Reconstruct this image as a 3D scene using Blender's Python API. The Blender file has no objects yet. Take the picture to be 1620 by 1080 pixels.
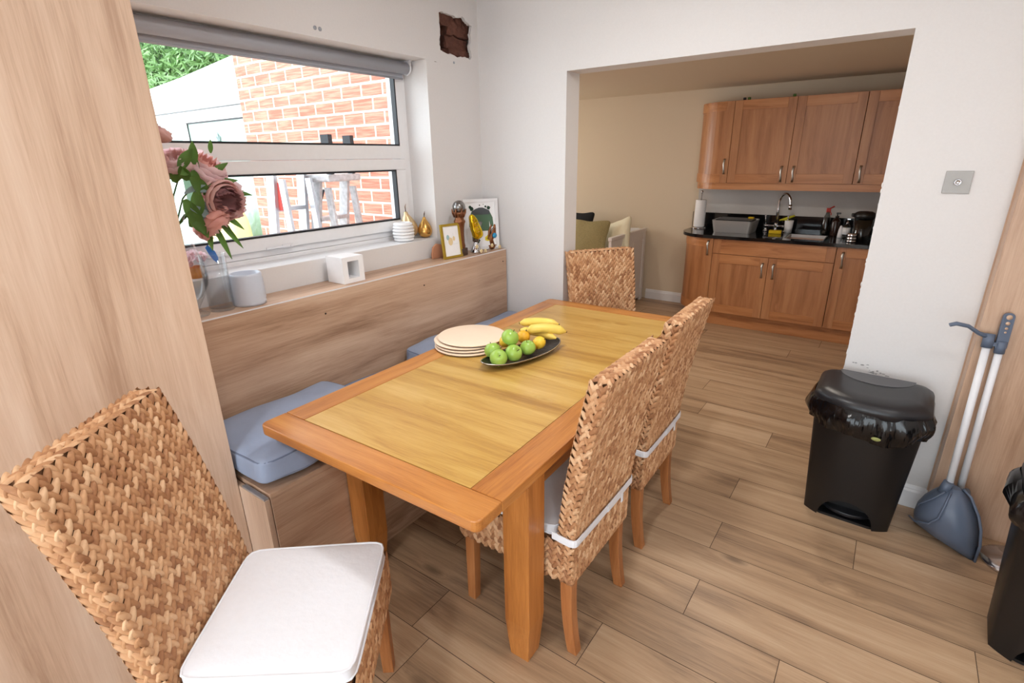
import bpy, bmesh, math, random
import numpy as np
from mathutils import Vector, Matrix, noise
random.seed(7); rng = np.random.RandomState(7)
PI = math.pi
scn = bpy.context.scene
C = scn.collection

# ------------------------------------------------------------------ materials
def newmat(name):
    m = bpy.data.materials.new(name); m.use_nodes = True
    nt = m.node_tree; nt.nodes.clear()
    o = nt.nodes.new('ShaderNodeOutputMaterial'); b = nt.nodes.new('ShaderNodeBsdfPrincipled')
    nt.links.new(b.outputs[0], o.inputs[0])
    return m, nt, b
def lin(c):
    return tuple(((v/255)/12.92 if v/255 <= .04045 else ((v/255+.055)/1.055)**2.4) for v in c) + (1,)
def plain(name, rgb, rough=.5, metal=0., bump=0., bscale=40, var=0.):
    m, nt, b = newmat(name)
    b.inputs['Base Color'].default_value = lin(rgb); b.inputs['Roughness'].default_value = rough
    b.inputs['Metallic'].default_value = metal
    L = nt.links; N = nt.nodes
    tc = N.new('ShaderNodeTexCoord'); n = N.new('ShaderNodeTexNoise'); n.inputs['Scale'].default_value = bscale
    n.inputs['Detail'].default_value = 4
    L.new(tc.outputs['Object'], n.inputs['Vector'])
    v = max(var, .03)
    mx = N.new('ShaderNodeMix'); mx.data_type = 'RGBA'
    c = lin(rgb)
    mx.inputs['A'].default_value = tuple(x*(1-v) for x in c[:3])+(1,)
    mx.inputs['B'].default_value = tuple(min(1, x*(1+v)) for x in c[:3])+(1,)
    L.new(n.outputs['Fac'], mx.inputs['Factor']); L.new(mx.outputs['Result'], b.inputs['Base Color'])
    if bump:
        bp = N.new('ShaderNodeBump'); bp.inputs['Strength'].default_value = bump; bp.inputs['Distance'].default_value = .01
        L.new(n.outputs['Fac'], bp.inputs['Height']); L.new(bp.outputs[0], b.inputs['Normal'])
    return m
def wood(name, stops, axis='Y', scale=1., rough=.45, knots=.5, fine=.35, bump=.04, uv=False, rand=False, warp=.5, spec=.5):
    """oak: stretched noise along the grain, fine fibres and sparse knots"""
    m, nt, b = newmat(name); N = nt.nodes; L = nt.links
    tc = N.new('ShaderNodeTexCoord')
    src = tc.outputs['UV'] if uv else tc.outputs['Object']
    if rand:
        at = N.new('ShaderNodeAttribute'); at.attribute_name = 'rnd'
        ml = N.new('ShaderNodeVectorMath'); ml.operation = 'MULTIPLY_ADD'
        L.new(at.outputs['Vector'], ml.inputs[0]); ml.inputs[1].default_value = (37, 23, 11); L.new(src, ml.inputs[2]); src = ml.outputs[0]
    def mapped(s):
        mp = N.new('ShaderNodeMapping'); L.new(src, mp.inputs[0]); mp.inputs['Scale'].default_value = s; return mp.outputs[0]
    def st(a, t):
        return {'X': (a, t, t), 'Y': (t, a, t), 'Z': (t, t, a)}[axis]
    # knots
    vo = N.new('ShaderNodeTexVoronoi'); vo.feature = 'F1'; vo.inputs['Scale'].default_value = 1.
    L.new(mapped(st(1.7*scale, 4.2*scale)), vo.inputs['Vector'])
    kr = N.new('ShaderNodeMapRange'); kr.inputs['From Min'].default_value = 0.; kr.inputs['From Max'].default_value = .30
    kr.inputs['To Min'].default_value = 1; kr.inputs['To Max'].default_value = 0
    L.new(vo.outputs['Distance'], kr.inputs['Value'])
    pw = N.new('ShaderNodeMath'); pw.operation = 'POWER'; L.new(kr.outputs[0], pw.inputs[0]); pw.inputs[1].default_value = 2.2
    # grain
    n0 = N.new('ShaderNodeTexNoise'); n0.inputs['Scale'].default_value = 1; n0.inputs['Detail'].default_value = 2
    L.new(mapped(st(1.1*scale, 3.5*scale)), n0.inputs['Vector'])
    ad = N.new('ShaderNodeMath'); ad.operation = 'MULTIPLY_ADD'; L.new(pw.outputs[0], ad.inputs[0]); ad.inputs[1].default_value = warp
    L.new(n0.outputs['Fac'], ad.inputs[2])
    vm = N.new('ShaderNodeVectorMath'); vm.operation = 'SCALE'; vm.inputs[0].default_value = (1.3, 1.1, .9); L.new(ad.outputs[0], vm.inputs['Scale'])
    va = N.new('ShaderNodeVectorMath'); va.operation = 'ADD'; L.new(mapped(st(.55*scale, 9*scale)), va.inputs[0]); L.new(vm.outputs[0], va.inputs[1])
    n1 = N.new('ShaderNodeTexNoise'); n1.inputs['Scale'].default_value = 1; n1.inputs['Detail'].default_value = 7; n1.inputs['Roughness'].default_value = .62
    L.new(va.outputs[0], n1.inputs['Vector'])
    n2 = N.new('ShaderNodeTexNoise'); n2.inputs['Scale'].default_value = 1; n2.inputs['Detail'].default_value = 4; n2.inputs['Roughness'].default_value = .7
    L.new(mapped(st(6*scale, 190*scale)), n2.inputs['Vector'])
    mm = N.new('ShaderNodeMath'); mm.operation = 'MULTIPLY_ADD'
    sb = N.new('ShaderNodeMath'); sb.operation = 'SUBTRACT'; L.new(n2.outputs['Fac'], sb.inputs[0]); sb.inputs[1].default_value = .5
    L.new(sb.outputs[0], mm.inputs[0]); mm.inputs[1].default_value = fine; L.new(n1.outputs['Fac'], mm.inputs[2])
    last = mm.outputs[0]
    if rand:
        r2 = N.new('ShaderNodeMath'); r2.operation = 'MULTIPLY_ADD'
        sp = N.new('ShaderNodeSeparateXYZ'); L.new(at.outputs['Vector'], sp.inputs[0])
        s2 = N.new('ShaderNodeMath'); s2.operation = 'SUBTRACT'; L.new(sp.outputs[0], s2.inputs[0]); s2.inputs[1].default_value = .5
        L.new(s2.outputs[0], r2.inputs[0]); r2.inputs[1].default_value = .10; L.new(last, r2.inputs[2]); last = r2.outputs[0]
    cr = N.new('ShaderNodeValToRGB'); e = cr.color_ramp.elements
    ps = [.30, .45, .55, .70][:len(stops)] if len(stops) == 4 else [.3, .5, .7]
    e[0].position = ps[0]; e[0].color = lin(stops[0]); e[1].position = ps[-1]; e[1].color = lin(stops[-1])
    for p_, c_ in list(zip(ps, stops))[1:-1]:
        q = e.new(p_); q.color = lin(c_)
    L.new(last, cr.inputs[0])
    # knot centres dark
    k2 = N.new('ShaderNodeMapRange'); k2.inputs['From Min'].default_value = .05; k2.inputs['From Max'].default_value = .13
    k2.inputs['To Min'].default_value = knots; k2.inputs['To Max'].default_value = 0
    L.new(vo.outputs['Distance'], k2.inputs['Value'])
    k3 = N.new('ShaderNodeMath'); k3.operation = 'MULTIPLY'; L.new(k2.outputs[0], k3.inputs[0])
    sc = N.new('ShaderNodeSeparateColor'); L.new(vo.outputs['Color'], sc.inputs[0])
    gt = N.new('ShaderNodeMath'); gt.operation = 'GREATER_THAN'; L.new(sc.outputs[0], gt.inputs[0]); gt.inputs[1].default_value = .55
    L.new(gt.outputs[0], k3.inputs[1])
    mx = N.new('ShaderNodeMix'); mx.data_type = 'RGBA'; L.new(k3.outputs[0], mx.inputs['Factor']); L.new(cr.outputs[0], mx.inputs['A'])
    mx.inputs['B'].default_value = tuple(x*.45 for x in lin(stops[0])[:3])+(1,)
    L.new(mx.outputs['Result'], b.inputs['Base Color'])
    b.inputs['Roughness'].default_value = rough; b.inputs['Specular IOR Level'].default_value = spec
    bp = N.new('ShaderNodeBump'); bp.inputs['Strength'].default_value = bump; bp.inputs['Distance'].default_value = .004
    L.new(last, bp.inputs['Height']); L.new(bp.outputs[0], b.inputs['Normal'])
    return m
def ribbon(name, cols, rough=.55):
    """dried leaf: colour per leaf from the 'rnd' attribute, fibres from noise"""
    m, nt, b = newmat(name); N = nt.nodes; L = nt.links
    at = N.new('ShaderNodeAttribute'); at.attribute_name = 'rnd'
    sp = N.new('ShaderNodeSeparateXYZ'); L.new(at.outputs['Vector'], sp.inputs[0])
    tc = N.new('ShaderNodeTexCoord'); n = N.new('ShaderNodeTexNoise'); n.inputs['Scale'].default_value = 90; n.inputs['Detail'].default_value = 5
    L.new(tc.outputs['Object'], n.inputs['Vector'])
    a = N.new('ShaderNodeMath'); a.operation = 'MULTIPLY_ADD'; L.new(n.outputs['Fac'], a.inputs[0]); a.inputs[1].default_value = .5
    L.new(sp.outputs[0], a.inputs[2])
    s = N.new('ShaderNodeMath'); s.operation = 'SUBTRACT'; L.new(a.outputs[0], s.inputs[0]); s.inputs[1].default_value = .27
    cr = N.new('ShaderNodeValToRGB'); e = cr.color_ramp.elements
    e[0].position = 0; e[0].color = lin(cols[0]); e[1].position = 1; e[1].color = lin(cols[-1])
    for i in range(1, len(cols)-1):
        q = e.new(i/(len(cols)-1)); q.color = lin(cols[i])
    L.new(s.outputs[0], cr.inputs[0]); L.new(cr.outputs[0], b.inputs['Base Color']); b.inputs['Roughness'].default_value = rough
    b.inputs['Specular IOR Level'].default_value = .3
    bp = N.new('ShaderNodeBump'); bp.inputs['Strength'].default_value = .3; bp.inputs['Distance'].default_value = .002
    L.new(n.outputs['Fac'], bp.inputs['Height']); L.new(bp.outputs[0], b.inputs['Normal'])
    return m
def glassmat(name, tint=(1, 1, 1), refl=1.0):
    m = bpy.data.materials.new(name); m.use_nodes = True; nt = m.node_tree; nt.nodes.clear(); N = nt.nodes; L = nt.links
    o = N.new('ShaderNodeOutputMaterial'); t = N.new('ShaderNodeBsdfTransparent'); t.inputs[0].default_value = tint+(1,)
    g = N.new('ShaderNodeBsdfGlossy'); g.inputs['Roughness'].default_value = .02
    f = N.new('ShaderNodeLayerWeight'); f.inputs['Blend'].default_value = .5
    pw = N.new('ShaderNodeMath'); pw.operation = 'POWER'; L.new(f.outputs['Facing'], pw.inputs[0]); pw.inputs[1].default_value = 4
    mu = N.new('ShaderNodeMath'); mu.operation = 'MULTIPLY_ADD'; L.new(pw.outputs[0], mu.inputs[0]); mu.inputs[1].default_value = .6*refl; mu.inputs[2].default_value = .04*refl; mu.use_clamp = True
    x = N.new('ShaderNodeMixShader'); L.new(mu.outputs[0], x.inputs[0]); L.new(t.outputs[0], x.inputs[1]); L.new(g.outputs[0], x.inputs[2])
    L.new(x.outputs[0], o.inputs[0]); return m

def petalmat(name, rgb, tr=.4):
    m = plain(name, rgb, .6, var=.10, bscale=30); nt = m.node_tree; N = nt.nodes; L = nt.links
    pb = [n for n in N if n.type == 'BSDF_PRINCIPLED'][0]; out = [n for n in N if n.type == 'OUTPUT_MATERIAL'][0]
    t = N.new('ShaderNodeBsdfTranslucent'); t.inputs[0].default_value = lin(rgb); x = N.new('ShaderNodeMixShader'); x.inputs[0].default_value = tr
    L.new(pb.outputs[0], x.inputs[1]); L.new(t.outputs[0], x.inputs[2]); L.new(x.outputs[0], out.inputs[0]); return m
M = {}
M['wall'] = plain('wall_paint', (222, 219, 218), .85, bump=.05, bscale=120, var=.01)
M['wallbeige'] = plain('beige_paint', (216, 200, 176), .85, bump=.05, bscale=120, var=.02)
M['white'] = plain('white_gloss_paint', (228, 228, 230), .35)
M['upvc'] = plain('white_upvc', (236, 236, 238), .28)
M['gasket'] = plain('black_rubber_gasket', (22, 26, 34), .5)
M['blind'] = plain('grey_blind_fabric', (172, 175, 184), .7, bump=.1, bscale=300)
M['ledgewood'] = wood('oak_laminate_board', [(146, 112, 88), (184, 150, 124), (197, 164, 138), (210, 180, 155)], 'Y', 1.0, .42, .55)
M['panelwood'] = wood('oak_laminate_upright', [(176, 144, 120), (202, 172, 148), (211, 183, 160), (221, 197, 176)], 'Z', .9, .4, .6)
M['rpanel'] = wood('oak_laminate_side', [(166, 132, 106), (192, 158, 132), (201, 168, 142), (211, 180, 155)], 'Z', .9, .4, .5)
M['floor'] = wood('oak_floor_planks', [(134, 108, 86), (172, 142, 112), (184, 154, 123), (198, 170, 140)], 'X', 1.1, .38, .7, uv=True, rand=True)
M['groove'] = plain('plank_joint', (70, 52, 38), .8)
M['tframe'] = wood('table_frame_oak', [(150, 88, 40), (186, 120, 58), (200, 134, 68), (212, 150, 84)], 'Y', 1.4, .3, .25)
M['tframex'] = wood('table_end_board_oak', [(150, 88, 40), (186, 120, 58), (200, 134, 68), (212, 150, 84)], 'X', 1.4, .28, .25)
M['tleaf'] = wood('table_centre_oak', [(166, 120, 54), (196, 152, 76), (206, 166, 90), (216, 180, 110)], 'X', 1.3, .3, .12)
M['tleg'] = wood('table_leg_oak', [(146, 84, 36), (176, 110, 50), (190, 122, 60), (204, 140, 76)], 'Z', 1.6, .35, .25)
M['cleg'] = wood('chair_leg_wood', [(140, 84, 44), (168, 106, 60), (180, 118, 70), (190, 130, 82)], 'Z', 2.2, .35, .1)
M['kwood'] = wood('kitchen_oak_upright', [(146, 94, 56), (170, 114, 72), (180, 124, 80), (190, 136, 92)], 'Z', 1.5, .38, 0., fine=.25)
M['kwoodx'] = wood('kitchen_oak_cross', [(148, 92, 52), (180, 120, 72), (190, 130, 82), (200, 142, 94)], 'X', 1.5, .38, 0., fine=.25)
M['kdark'] = plain('cabinet_gap', (40, 26, 18), .8)
M['leaf'] = ribbon('banana_leaf_weave', [(160, 112, 78), (186, 138, 98), (199, 152, 112), (210, 166, 126), (224, 186, 148)])
M['core'] = plain('weave_core', (124, 84, 54), .9)
M['canvas'] = plain('white_canvas', (232, 234, 240), .8, bump=.12, bscale=60)
M['bluefab'] = plain('grey_blue_fabric', (150, 163, 188), .75, bump=.35, bscale=12, var=.12)
M['bluepipe'] = plain('dark_blue_piping', (112, 124, 148), .7)
M['granite'] = plain('black_granite', (14, 15, 18), .08, var=.4, bscale=400)
M['chrome'] = plain('chrome', (215, 215, 220), .12, 1.)
M['steel'] = plain('brushed_steel', (190, 188, 186), .42, .75)
M['handle'] = plain('brushed_nickel', (170, 165, 158), .3, 1.)
M['blackp'] = plain('black_plastic', (17, 17, 19), .38, bump=.05, bscale=500)
M['blacklid'] = plain('black_lid_plastic', (30, 30, 34), .35, bump=.05, bscale=400)
M['greylid'] = plain('dark_grey_lid_panel', (74, 74, 78), .38)
M['bag'] = plain('black_bin_liner', (10, 10, 13), .16)
M['greyblue'] = plain('grey_blue_plastic', (92, 104, 124), .4, var=.06, bscale=20)
M['whitep'] = plain('white_plastic', (232, 232, 236), .35)
M['cream'] = plain('cream_stoneware', (250, 226, 200), .4)
M['plateedge'] = plain('dark_plate_rim', (96, 78, 66), .5)
M['apple'] = plain('green_apple_skin', (158, 196, 88), .25, var=.18, bscale=18)
M['stem'] = plain('brown_stem', (80, 58, 34), .7)
M['lemon'] = plain('lemon_skin', (246, 206, 62), .35, bump=.25, bscale=160)
M['orange'] = plain('orange_skin', (236, 130, 40), .35, bump=.25, bscale=160)
M['yorange'] = plain('yellow_orange_skin', (244, 186, 50), .35, bump=.25, bscale=160)
M['banana'] = plain('banana_skin', (246, 216, 104), .4, var=.10, bscale=25)
M['bowl'] = plain('dark_pewter_bowl', (74, 70, 64), .3, .8, bump=.3, bscale=60)
M['bowlrim'] = plain('silver_bowl_rim', (190, 186, 178), .25, 1.)
M['gold'] = plain('polished_gold', (214, 166, 92), .25, .9)
M['palegold'] = plain('pale_gold', (205, 180, 140), .35, .7)
M['bright'] = plain('yellow_gold', (226, 190, 40), .18, .9)
M['bronze'] = plain('bronze', (134, 88, 60), .32, .85, bump=.5, bscale=90)
M['pewter'] = plain('pewter', (140, 138, 136), .25, .95)
M['goldframe'] = plain('gold_frame', (190, 160, 60), .35, .6)
M['gem'] = plain('blue_badge', (40, 150, 200), .1)
M['bead'] = plain('wooden_bead', (236, 214, 166), .5)
M['terra'] = plain('terracotta', (186, 130, 98), .7)
M['ceramic'] = plain('pale_blue_ceramic', (206, 214, 228), .3)
M['whitecer'] = plain('white_ceramic', (240, 240, 242), .3)
M['glass'] = glassmat('window_glass', (.97, .985, .98), .8)
M['vase'] = glassmat('clear_glassware', (.955, .965, .97), 1.0)
M['pinkA'] = petalmat('dusky_pink_petal', (238, 198, 194), .35)
M['pinkB'] = petalmat('pale_pink_petal', (251, 222, 226), .5)
M['pinkC'] = petalmat('deep_mauve_petal', (160, 116, 118), .15)
M['salmon'] = petalmat('salmon_petal', (240, 184, 174), .45)
M['leafg'] = petalmat('green_leaf', (86, 122, 52), .3)
M['leafgrey'] = petalmat('grey_green_leaf', (126, 144, 144), .2)
M['olive'] = plain('olive_textured_fabric', (150, 138, 96), .9, bump=.8, bscale=90, var=.3)
M['creamfab'] = plain('cream_fabric', (226, 220, 194), .9, bump=.2, bscale=40)
M['darkfab'] = plain('black_fabric', (26, 28, 32), .9)
M['bedwhite'] = plain('white_painted_wood', (222, 218, 216), .45)
M['rubble'] = plain('broken_brick', (104, 66, 54), .95, bump=1., bscale=45, var=.5)
M['mortar'] = plain('dark_mortar', (70, 58, 52), .95, bump=1., bscale=80, var=.4)
M['paper'] = plain('white_paper', (238, 238, 240), .9)
M['yellow'] = plain('yellow_sponge', (226, 190, 30), .8, bump=.4, bscale=200)
M['alu'] = plain('aluminium', (196, 198, 204), .35, .7, var=.25, bscale=25)
M['splash'] = plain('paint_splattered_aluminium', (186, 184, 186), .5, .4, var=.5, bscale=40)
M['red'] = plain('red_plastic', (196, 60, 52), .5)
M['hedge'] = plain('laurel_leaf', (120, 156, 96), .25, var=.5, bscale=3)
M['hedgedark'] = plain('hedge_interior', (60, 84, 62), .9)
M['paving'] = plain('concrete_paving', (186, 182, 174), .9, bump=.3, bscale=8, var=.1)
M['roofwhite'] = plain('white_roof_sheet', (240, 242, 246), .5)
M['obscure'] = plain('green_reflection_glass', (168, 196, 184), .12, bump=.5, bscale=18, var=.25)  # pale green colour paints in the greenery reflected by the panes
M['ytub'] = plain('yellow_plastic', (240, 220, 150), .5)
M['amber'] = plain('brown_bottle', (44, 26, 22), .2)
M['smoke'] = glassmat('smoked_jug', (.55, .58, .58), 2)

# brick
def brickmat():
    m, nt, b = newmat('rustic_red_brick'); N = nt.nodes; L = nt.links
    tc = N.new('ShaderNodeTexCoord'); sx = N.new('ShaderNodeSeparateXYZ'); L.new(tc.outputs['Object'], sx.inputs[0])
    cb = N.new('ShaderNodeCombineXYZ'); L.new(sx.outputs[0], cb.inputs[0]); L.new(sx.outputs[2], cb.inputs[1])
    br = N.new('ShaderNodeTexBrick'); L.new(cb.outputs[0], br.inputs['Vector'])
    br.inputs['Scale'].default_value = 1; br.inputs['Brick Width'].default_value = .232; br.inputs['Row Height'].default_value = .094
    br.inputs['Mortar Size'].default_value = .009; br.inputs['Mortar Smooth'].default_value = .2; br.offset = .5
    br.inputs['Color1'].default_value = lin((198, 124, 104)); br.inputs['Color2'].default_value = lin((188, 134, 114)); br.inputs['Mortar'].default_value = lin((226, 206, 186))
    wv = N.new('ShaderNodeTexNoise'); mp = N.new('ShaderNodeMapping'); mp.inputs['Scale'].default_value = (5, 1, 75)
    L.new(tc.outputs['Object'], mp.inputs[0]); L.new(mp.outputs[0], wv.inputs['Vector']); wv.inputs['Scale'].default_value = 1; wv.inputs['Detail'].default_value = 3
    cr = N.new('ShaderNodeValToRGB'); cr.color_ramp.elements[0].position = .4; cr.color_ramp.elements[1].position = .62
    cr.color_ramp.elements[0].color = (.68, .64, .62, 1); cr.color_ramp.elements[1].color = (1.15, 1.15, 1.15, 1)
    L.new(wv.outputs['Fac'], cr.inputs[0])
    mu = N.new('ShaderNodeMix'); mu.data_type = 'RGBA'; mu.blend_type = 'MULTIPLY'; L.new(br.outputs['Color'], mu.inputs['A']); L.new(cr.outputs[0], mu.inputs['B'])
    iv = N.new('ShaderNodeMath'); iv.operation = 'SUBTRACT'; iv.inputs[0].default_value = 1; L.new(br.outputs['Fac'], iv.inputs[1]); L.new(iv.outputs[0], mu.inputs['Factor'])
    L.new(mu.outputs['Result'], b.inputs['Base Color']); b.inputs['Roughness'].default_value = .9
    bp = N.new('ShaderNodeBump'); bp.invert = True; bp.inputs['Strength'].default_value = .6; bp.inputs['Distance'].default_value = .01
    L.new(br.outputs['Fac'], bp.inputs['Height']); L.new(bp.outputs[0], b.inputs['Normal'])
    return m
M['brick'] = brickmat()

# ------------------------------------------------------------------ mesh helpers
def obj(name, bm, mat, parent=None, smooth=False, loc=None, rot=None):
    me = bpy.data.meshes.new(name)
    if isinstance(bm, bmesh.types.BMesh):
        bm.to_mesh(me); bm.free()
    else:
        vs, fs = bm; me.from_pydata(vs, [], fs)
    me.update()
    for mm in (mat if isinstance(mat, (list, tuple)) else [mat]):
        me.materials.append(M[mm] if isinstance(mm, str) else mm)
    if smooth:
        me.polygons.foreach_set('use_smooth', [True]*len(me.polygons))
    o = bpy.data.objects.new(name, me); C.objects.link(o)
    if parent: o.parent = parent
    if loc: o.location = loc
    if rot: o.rotation_euler = rot
    return o
def tag(o, label, cat, group=None):
    o['label'] = label; o['category'] = cat
    if group: o['group'] = group
    return o
def thing(name, label, cat, loc=(0, 0, 0), rz=0, group=None):
    o = bpy.data.objects.new(name, None); C.objects.link(o); o.empty_display_size = .1
    o.location = loc; o.rotation_euler = (0, 0, rz); return tag(o, label, cat, group)
def struct(name, bm, mat, **k):
    o = obj(name, bm, mat, **k); o['kind'] = 'structure'; return o
def sempty(name):
    o = bpy.data.objects.new(name, None); C.objects.link(o); o['kind'] = 'structure'; return o
def NB(): return bmesh.new()
def box(bm, x0, x1, y0, y1, z0, z1, bev=0., mi=0, seg=2):
    r = bmesh.ops.create_cube(bm, size=1)
    vs = r['verts']
    for v in vs:
        v.co = Vector(((x0+x1)/2+v.co.x*(x1-x0), (y0+y1)/2+v.co.y*(y1-y0), (z0+z1)/2+v.co.z*(z1-z0)))
    fs = set(f for v in vs for f in v.link_faces)
    for f in fs: f.material_index = mi
    if bev:
        es = list(set(e for v in vs for e in v.link_edges))
        bmesh.ops.bevel(bm, geom=es, offset=bev, segments=seg, affect='EDGES', profile=.5)
    return bm
def B(*a, **k): return box(NB(), *a, **k)
def ring(bm, x0, x1, y0, y1, z0, z1, w, wz=None, bev=0., ax='X', wb=None):
    """four butt-jointed bars round a rectangle; plane normal X (y, z) or Y (x, z)"""
    wz = w if wz is None else wz; wb = wz if wb is None else wb
    if ax == 'X':
        box(bm, x0, x1, y0, y1, z0, z0+wb, bev); box(bm, x0, x1, y0, y1, z1-wz, z1, bev)
        box(bm, x0, x1, y0, y0+w, z0+wb, z1-wz, bev); box(bm, x0, x1, y1-w, y1, z0+wb, z1-wz, bev)
    else:
        box(bm, x0, x1, y0, y1, z0, z0+wb, bev); box(bm, x0, x1, y0, y1, z1-wz, z1, bev)
        box(bm, x0, x0+w, y0, y1, z0+wb, z1-wz, bev); box(bm, x1-w, x1, y0, y1, z0+wb, z1-wz, bev)
    return bm
def prism(bm, pts, axis, d0, d1, mi=0):
    def mk(p, d):
        return {'X': (d, p[0], p[1]), 'Y': (p[0], d, p[1]), 'Z': (p[0], p[1], d)}[axis]
    a = [bm.verts.new(mk(p, d0)) for p in pts]; b = [bm.verts.new(mk(p, d1)) for p in pts]
    fs = [bm.faces.new(a[::-1]), bm.faces.new(b)]
    for i in range(len(pts)):
        j = (i+1) % len(pts); fs.append(bm.faces.new((a[i], a[j], b[j], b[i])))
    for f in fs: f.material_index = mi
    bmesh.ops.recalc_face_normals(bm, faces=fs)
    return bm
def lathe(bm, prof, seg=32, cx=0, cy=0, mi=0, mat=None):
    """prof: list of (r, z)"""
    rings = []; fs = []
    for r, z in prof:
        if r < 1e-6: rings.append([bm.verts.new((cx, cy, z))])
        else: rings.append([bm.verts.new((cx+r*math.cos(2*PI*i/seg), cy+r*math.sin(2*PI*i/seg), z)) for i in range(seg)])
    for a, b in zip(rings, rings[1:]):
        for i in range(seg):
            j = (i+1) % seg
            if len(a) == 1 and len(b) == 1: continue
            if len(a) == 1: f = bm.faces.new((a[0], b[j], b[i]))
            elif len(b) == 1: f = bm.faces.new((a[i], a[j], b[0]))
            else: f = bm.faces.new((a[i], a[j], b[j], b[i]))
            f.material_index = mi; f.smooth = True; fs.append(f)
    bmesh.ops.recalc_face_normals(bm, faces=fs)
    if mat:
        vs = [v for r in rings for v in r]; bmesh.ops.transform(bm, matrix=mat, verts=vs)
    return bm
def tube(bm, pts, rad, seg=10, mi=0, cap=True, flat=1.):
    pts = [Vector(p) for p in pts]; n = len(pts); rings = []
    rs = rad if isinstance(rad, (list, tuple)) else [rad]*n
    up = Vector((0, 0, 1)); prev = None; fs = []
    for i, p in enumerate(pts):
        t = (pts[min(i+1, n-1)]-pts[max(i-1, 0)]).normalized()
        if prev is None:
            a = t.cross(up)
            if a.length < .05: a = t.cross(Vector((0, 1, 0)))
            a.normalize()
        else:
            a = (prev-t*prev.dot(t)).normalized()
        prev = a; b = t.cross(a)
        rings.append([bm.verts.new(p+(a*math.cos(2*PI*k/seg)+b*math.sin(2*PI*k/seg)*flat)*rs[i]) for k in range(seg)])
    for a, b in zip(rings, rings[1:]):
        for k in range(seg):
            f = bm.faces.new((a[k], a[(k+1) % seg], b[(k+1) % seg], b[k])); f.smooth = True; fs.append(f)
    if cap:
        fs.append(bm.faces.new(rings[0][::-1])); fs.append(bm.faces.new(rings[-1]))
    for f in fs: f.material_index = mi
    bmesh.ops.recalc_face_normals(bm, faces=fs)
    return bm
def superbox(bm, sx, sy, sz, k=6, n=14, ctr=(0, 0, 0), amp=0., freq=6., seed=0, fn=None, mi=0):
    """rounded box of half sizes sx, sy, sz"""
    idx = {}; fs = []
    def vert(p):
        key = tuple(round(q, 4) for q in p)
        if key in idx: return idx[key]
        m_ = max(abs(q) for q in p); s = sum(abs(q)**k for q in p)**(1/k)
        q = [c/s*m_ for c in p]
        v = Vector((q[0]*sx, q[1]*sy, q[2]*sz))
        if fn: v = fn(v, q)
        if amp:
            nn = noise.noise_vector(Vector(v)*freq+Vector((seed, 3*seed, 7)))
            v += nn*amp
        v += Vector(ctr)
        idx[key] = bm.verts.new(v); return idx[key]
    for ax in range(3):
        for sg in (-1, 1):
            for i in range(n):
                for j in range(n):
                    q = []
                    for (a, b) in ((i, j), (i+1, j), (i+1, j+1), (i, j+1)):
                        u, w = -1+2*a/n, -1+2*b/n; p = [0, 0, 0]
                        p[ax] = sg; p[(ax+1) % 3] = u; p[(ax+2) % 3] = w; q.append(vert(p))
                    if sg < 0: q = q[::-1]
                    f = bm.faces.new(q); f.smooth = True; f.material_index = mi; fs.append(f)
    return bm
def sphere(bm, c, r, seg=20, sc=(1, 1, 1), mi=0):
    o = bmesh.ops.create_uvsphere(bm, u_segments=seg, v_segments=max(6, seg//2+2), radius=r)
    for v in o['verts']:
        v.co = Vector((v.co.x*sc[0]+c[0], v.co.y*sc[1]+c[1], v.co.z*sc[2]+c[2]))
        for f in v.link_faces: f.smooth = True; f.material_index = mi
    return bm
def arc(cx, cy, r, a0, a1, n):
    return [(cx+r*math.cos(a0+(a1-a0)*i/n), cy+r*math.sin(a0+(a1-a0)*i/n)) for i in range(n+1)]
def rrect(x0, x1, y0, y1, r, n=5):
    return (arc(x1-r, y1-r, r, 0, PI/2, n)+arc(x0+r, y1-r, r, PI/2, PI, n)+arc(x0+r, y0+r, r, PI, 1.5*PI, n)+arc(x1-r, y0+r, r, 1.5*PI, 2*PI, n))
def bevel_all(bm, w, seg=2, ang=.5):
    es = [e for e in bm.edges if len(e.link_faces) == 2 and e.calc_face_angle(0) > ang]
    bmesh.ops.bevel(bm, geom=es, offset=w, segments=seg, affect='EDGES', profile=.5); return bm
def copy_tree(o, parent=None):
    c = o.copy(); C.objects.link(c); c.parent = parent
    if parent: c.matrix_parent_inverse = o.matrix_parent_inverse.copy()
    for ch in list(o.children): copy_tree(ch, c)
    return c
def setrnd(me, vals):
    """per-vertex random vector stored as attribute 'rnd'"""
    at = me.attributes.new('rnd', 'FLOAT_VECTOR', 'POINT'); at.data.foreach_set('vector', np.asarray(vals, dtype=np.float32).ravel())

# ------------------------------------------------------------------ camera
yaw, pit, rol, foc = -0.62611921, 0.33735759, 0.01625542, 820.91
f_ = Vector((math.sin(yaw)*math.cos(pit), math.cos(yaw)*math.cos(pit), -math.sin(pit)))
r_ = Vector((math.cos(yaw), -math.sin(yaw), 0)); d_ = f_.cross(r_)
r2 = r_*math.cos(rol)+d_*math.sin(rol); d2 = d_*math.cos(rol)-r_*math.sin(rol)
cam = bpy.data.cameras.new('camera'); co = bpy.data.objects.new('camera', cam); C.objects.link(co)
mt = Matrix((r2, -d2, -f_)).transposed().to_4x4(); mt.translation = Vector((0, 0, 1.62)); co.matrix_world = mt
cam.sensor_width = 36; cam.lens = foc/1620*36; cam.clip_start = .02
scn.camera = co

# ------------------------------------------------------------------ the room
XA, YB, YK = -2.276, 2.837, 5.95          # window wall, partition, kitchen back wall
XR, YF, ZC, ZK = 1.9, -2.2, 2.6, 2.27
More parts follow.
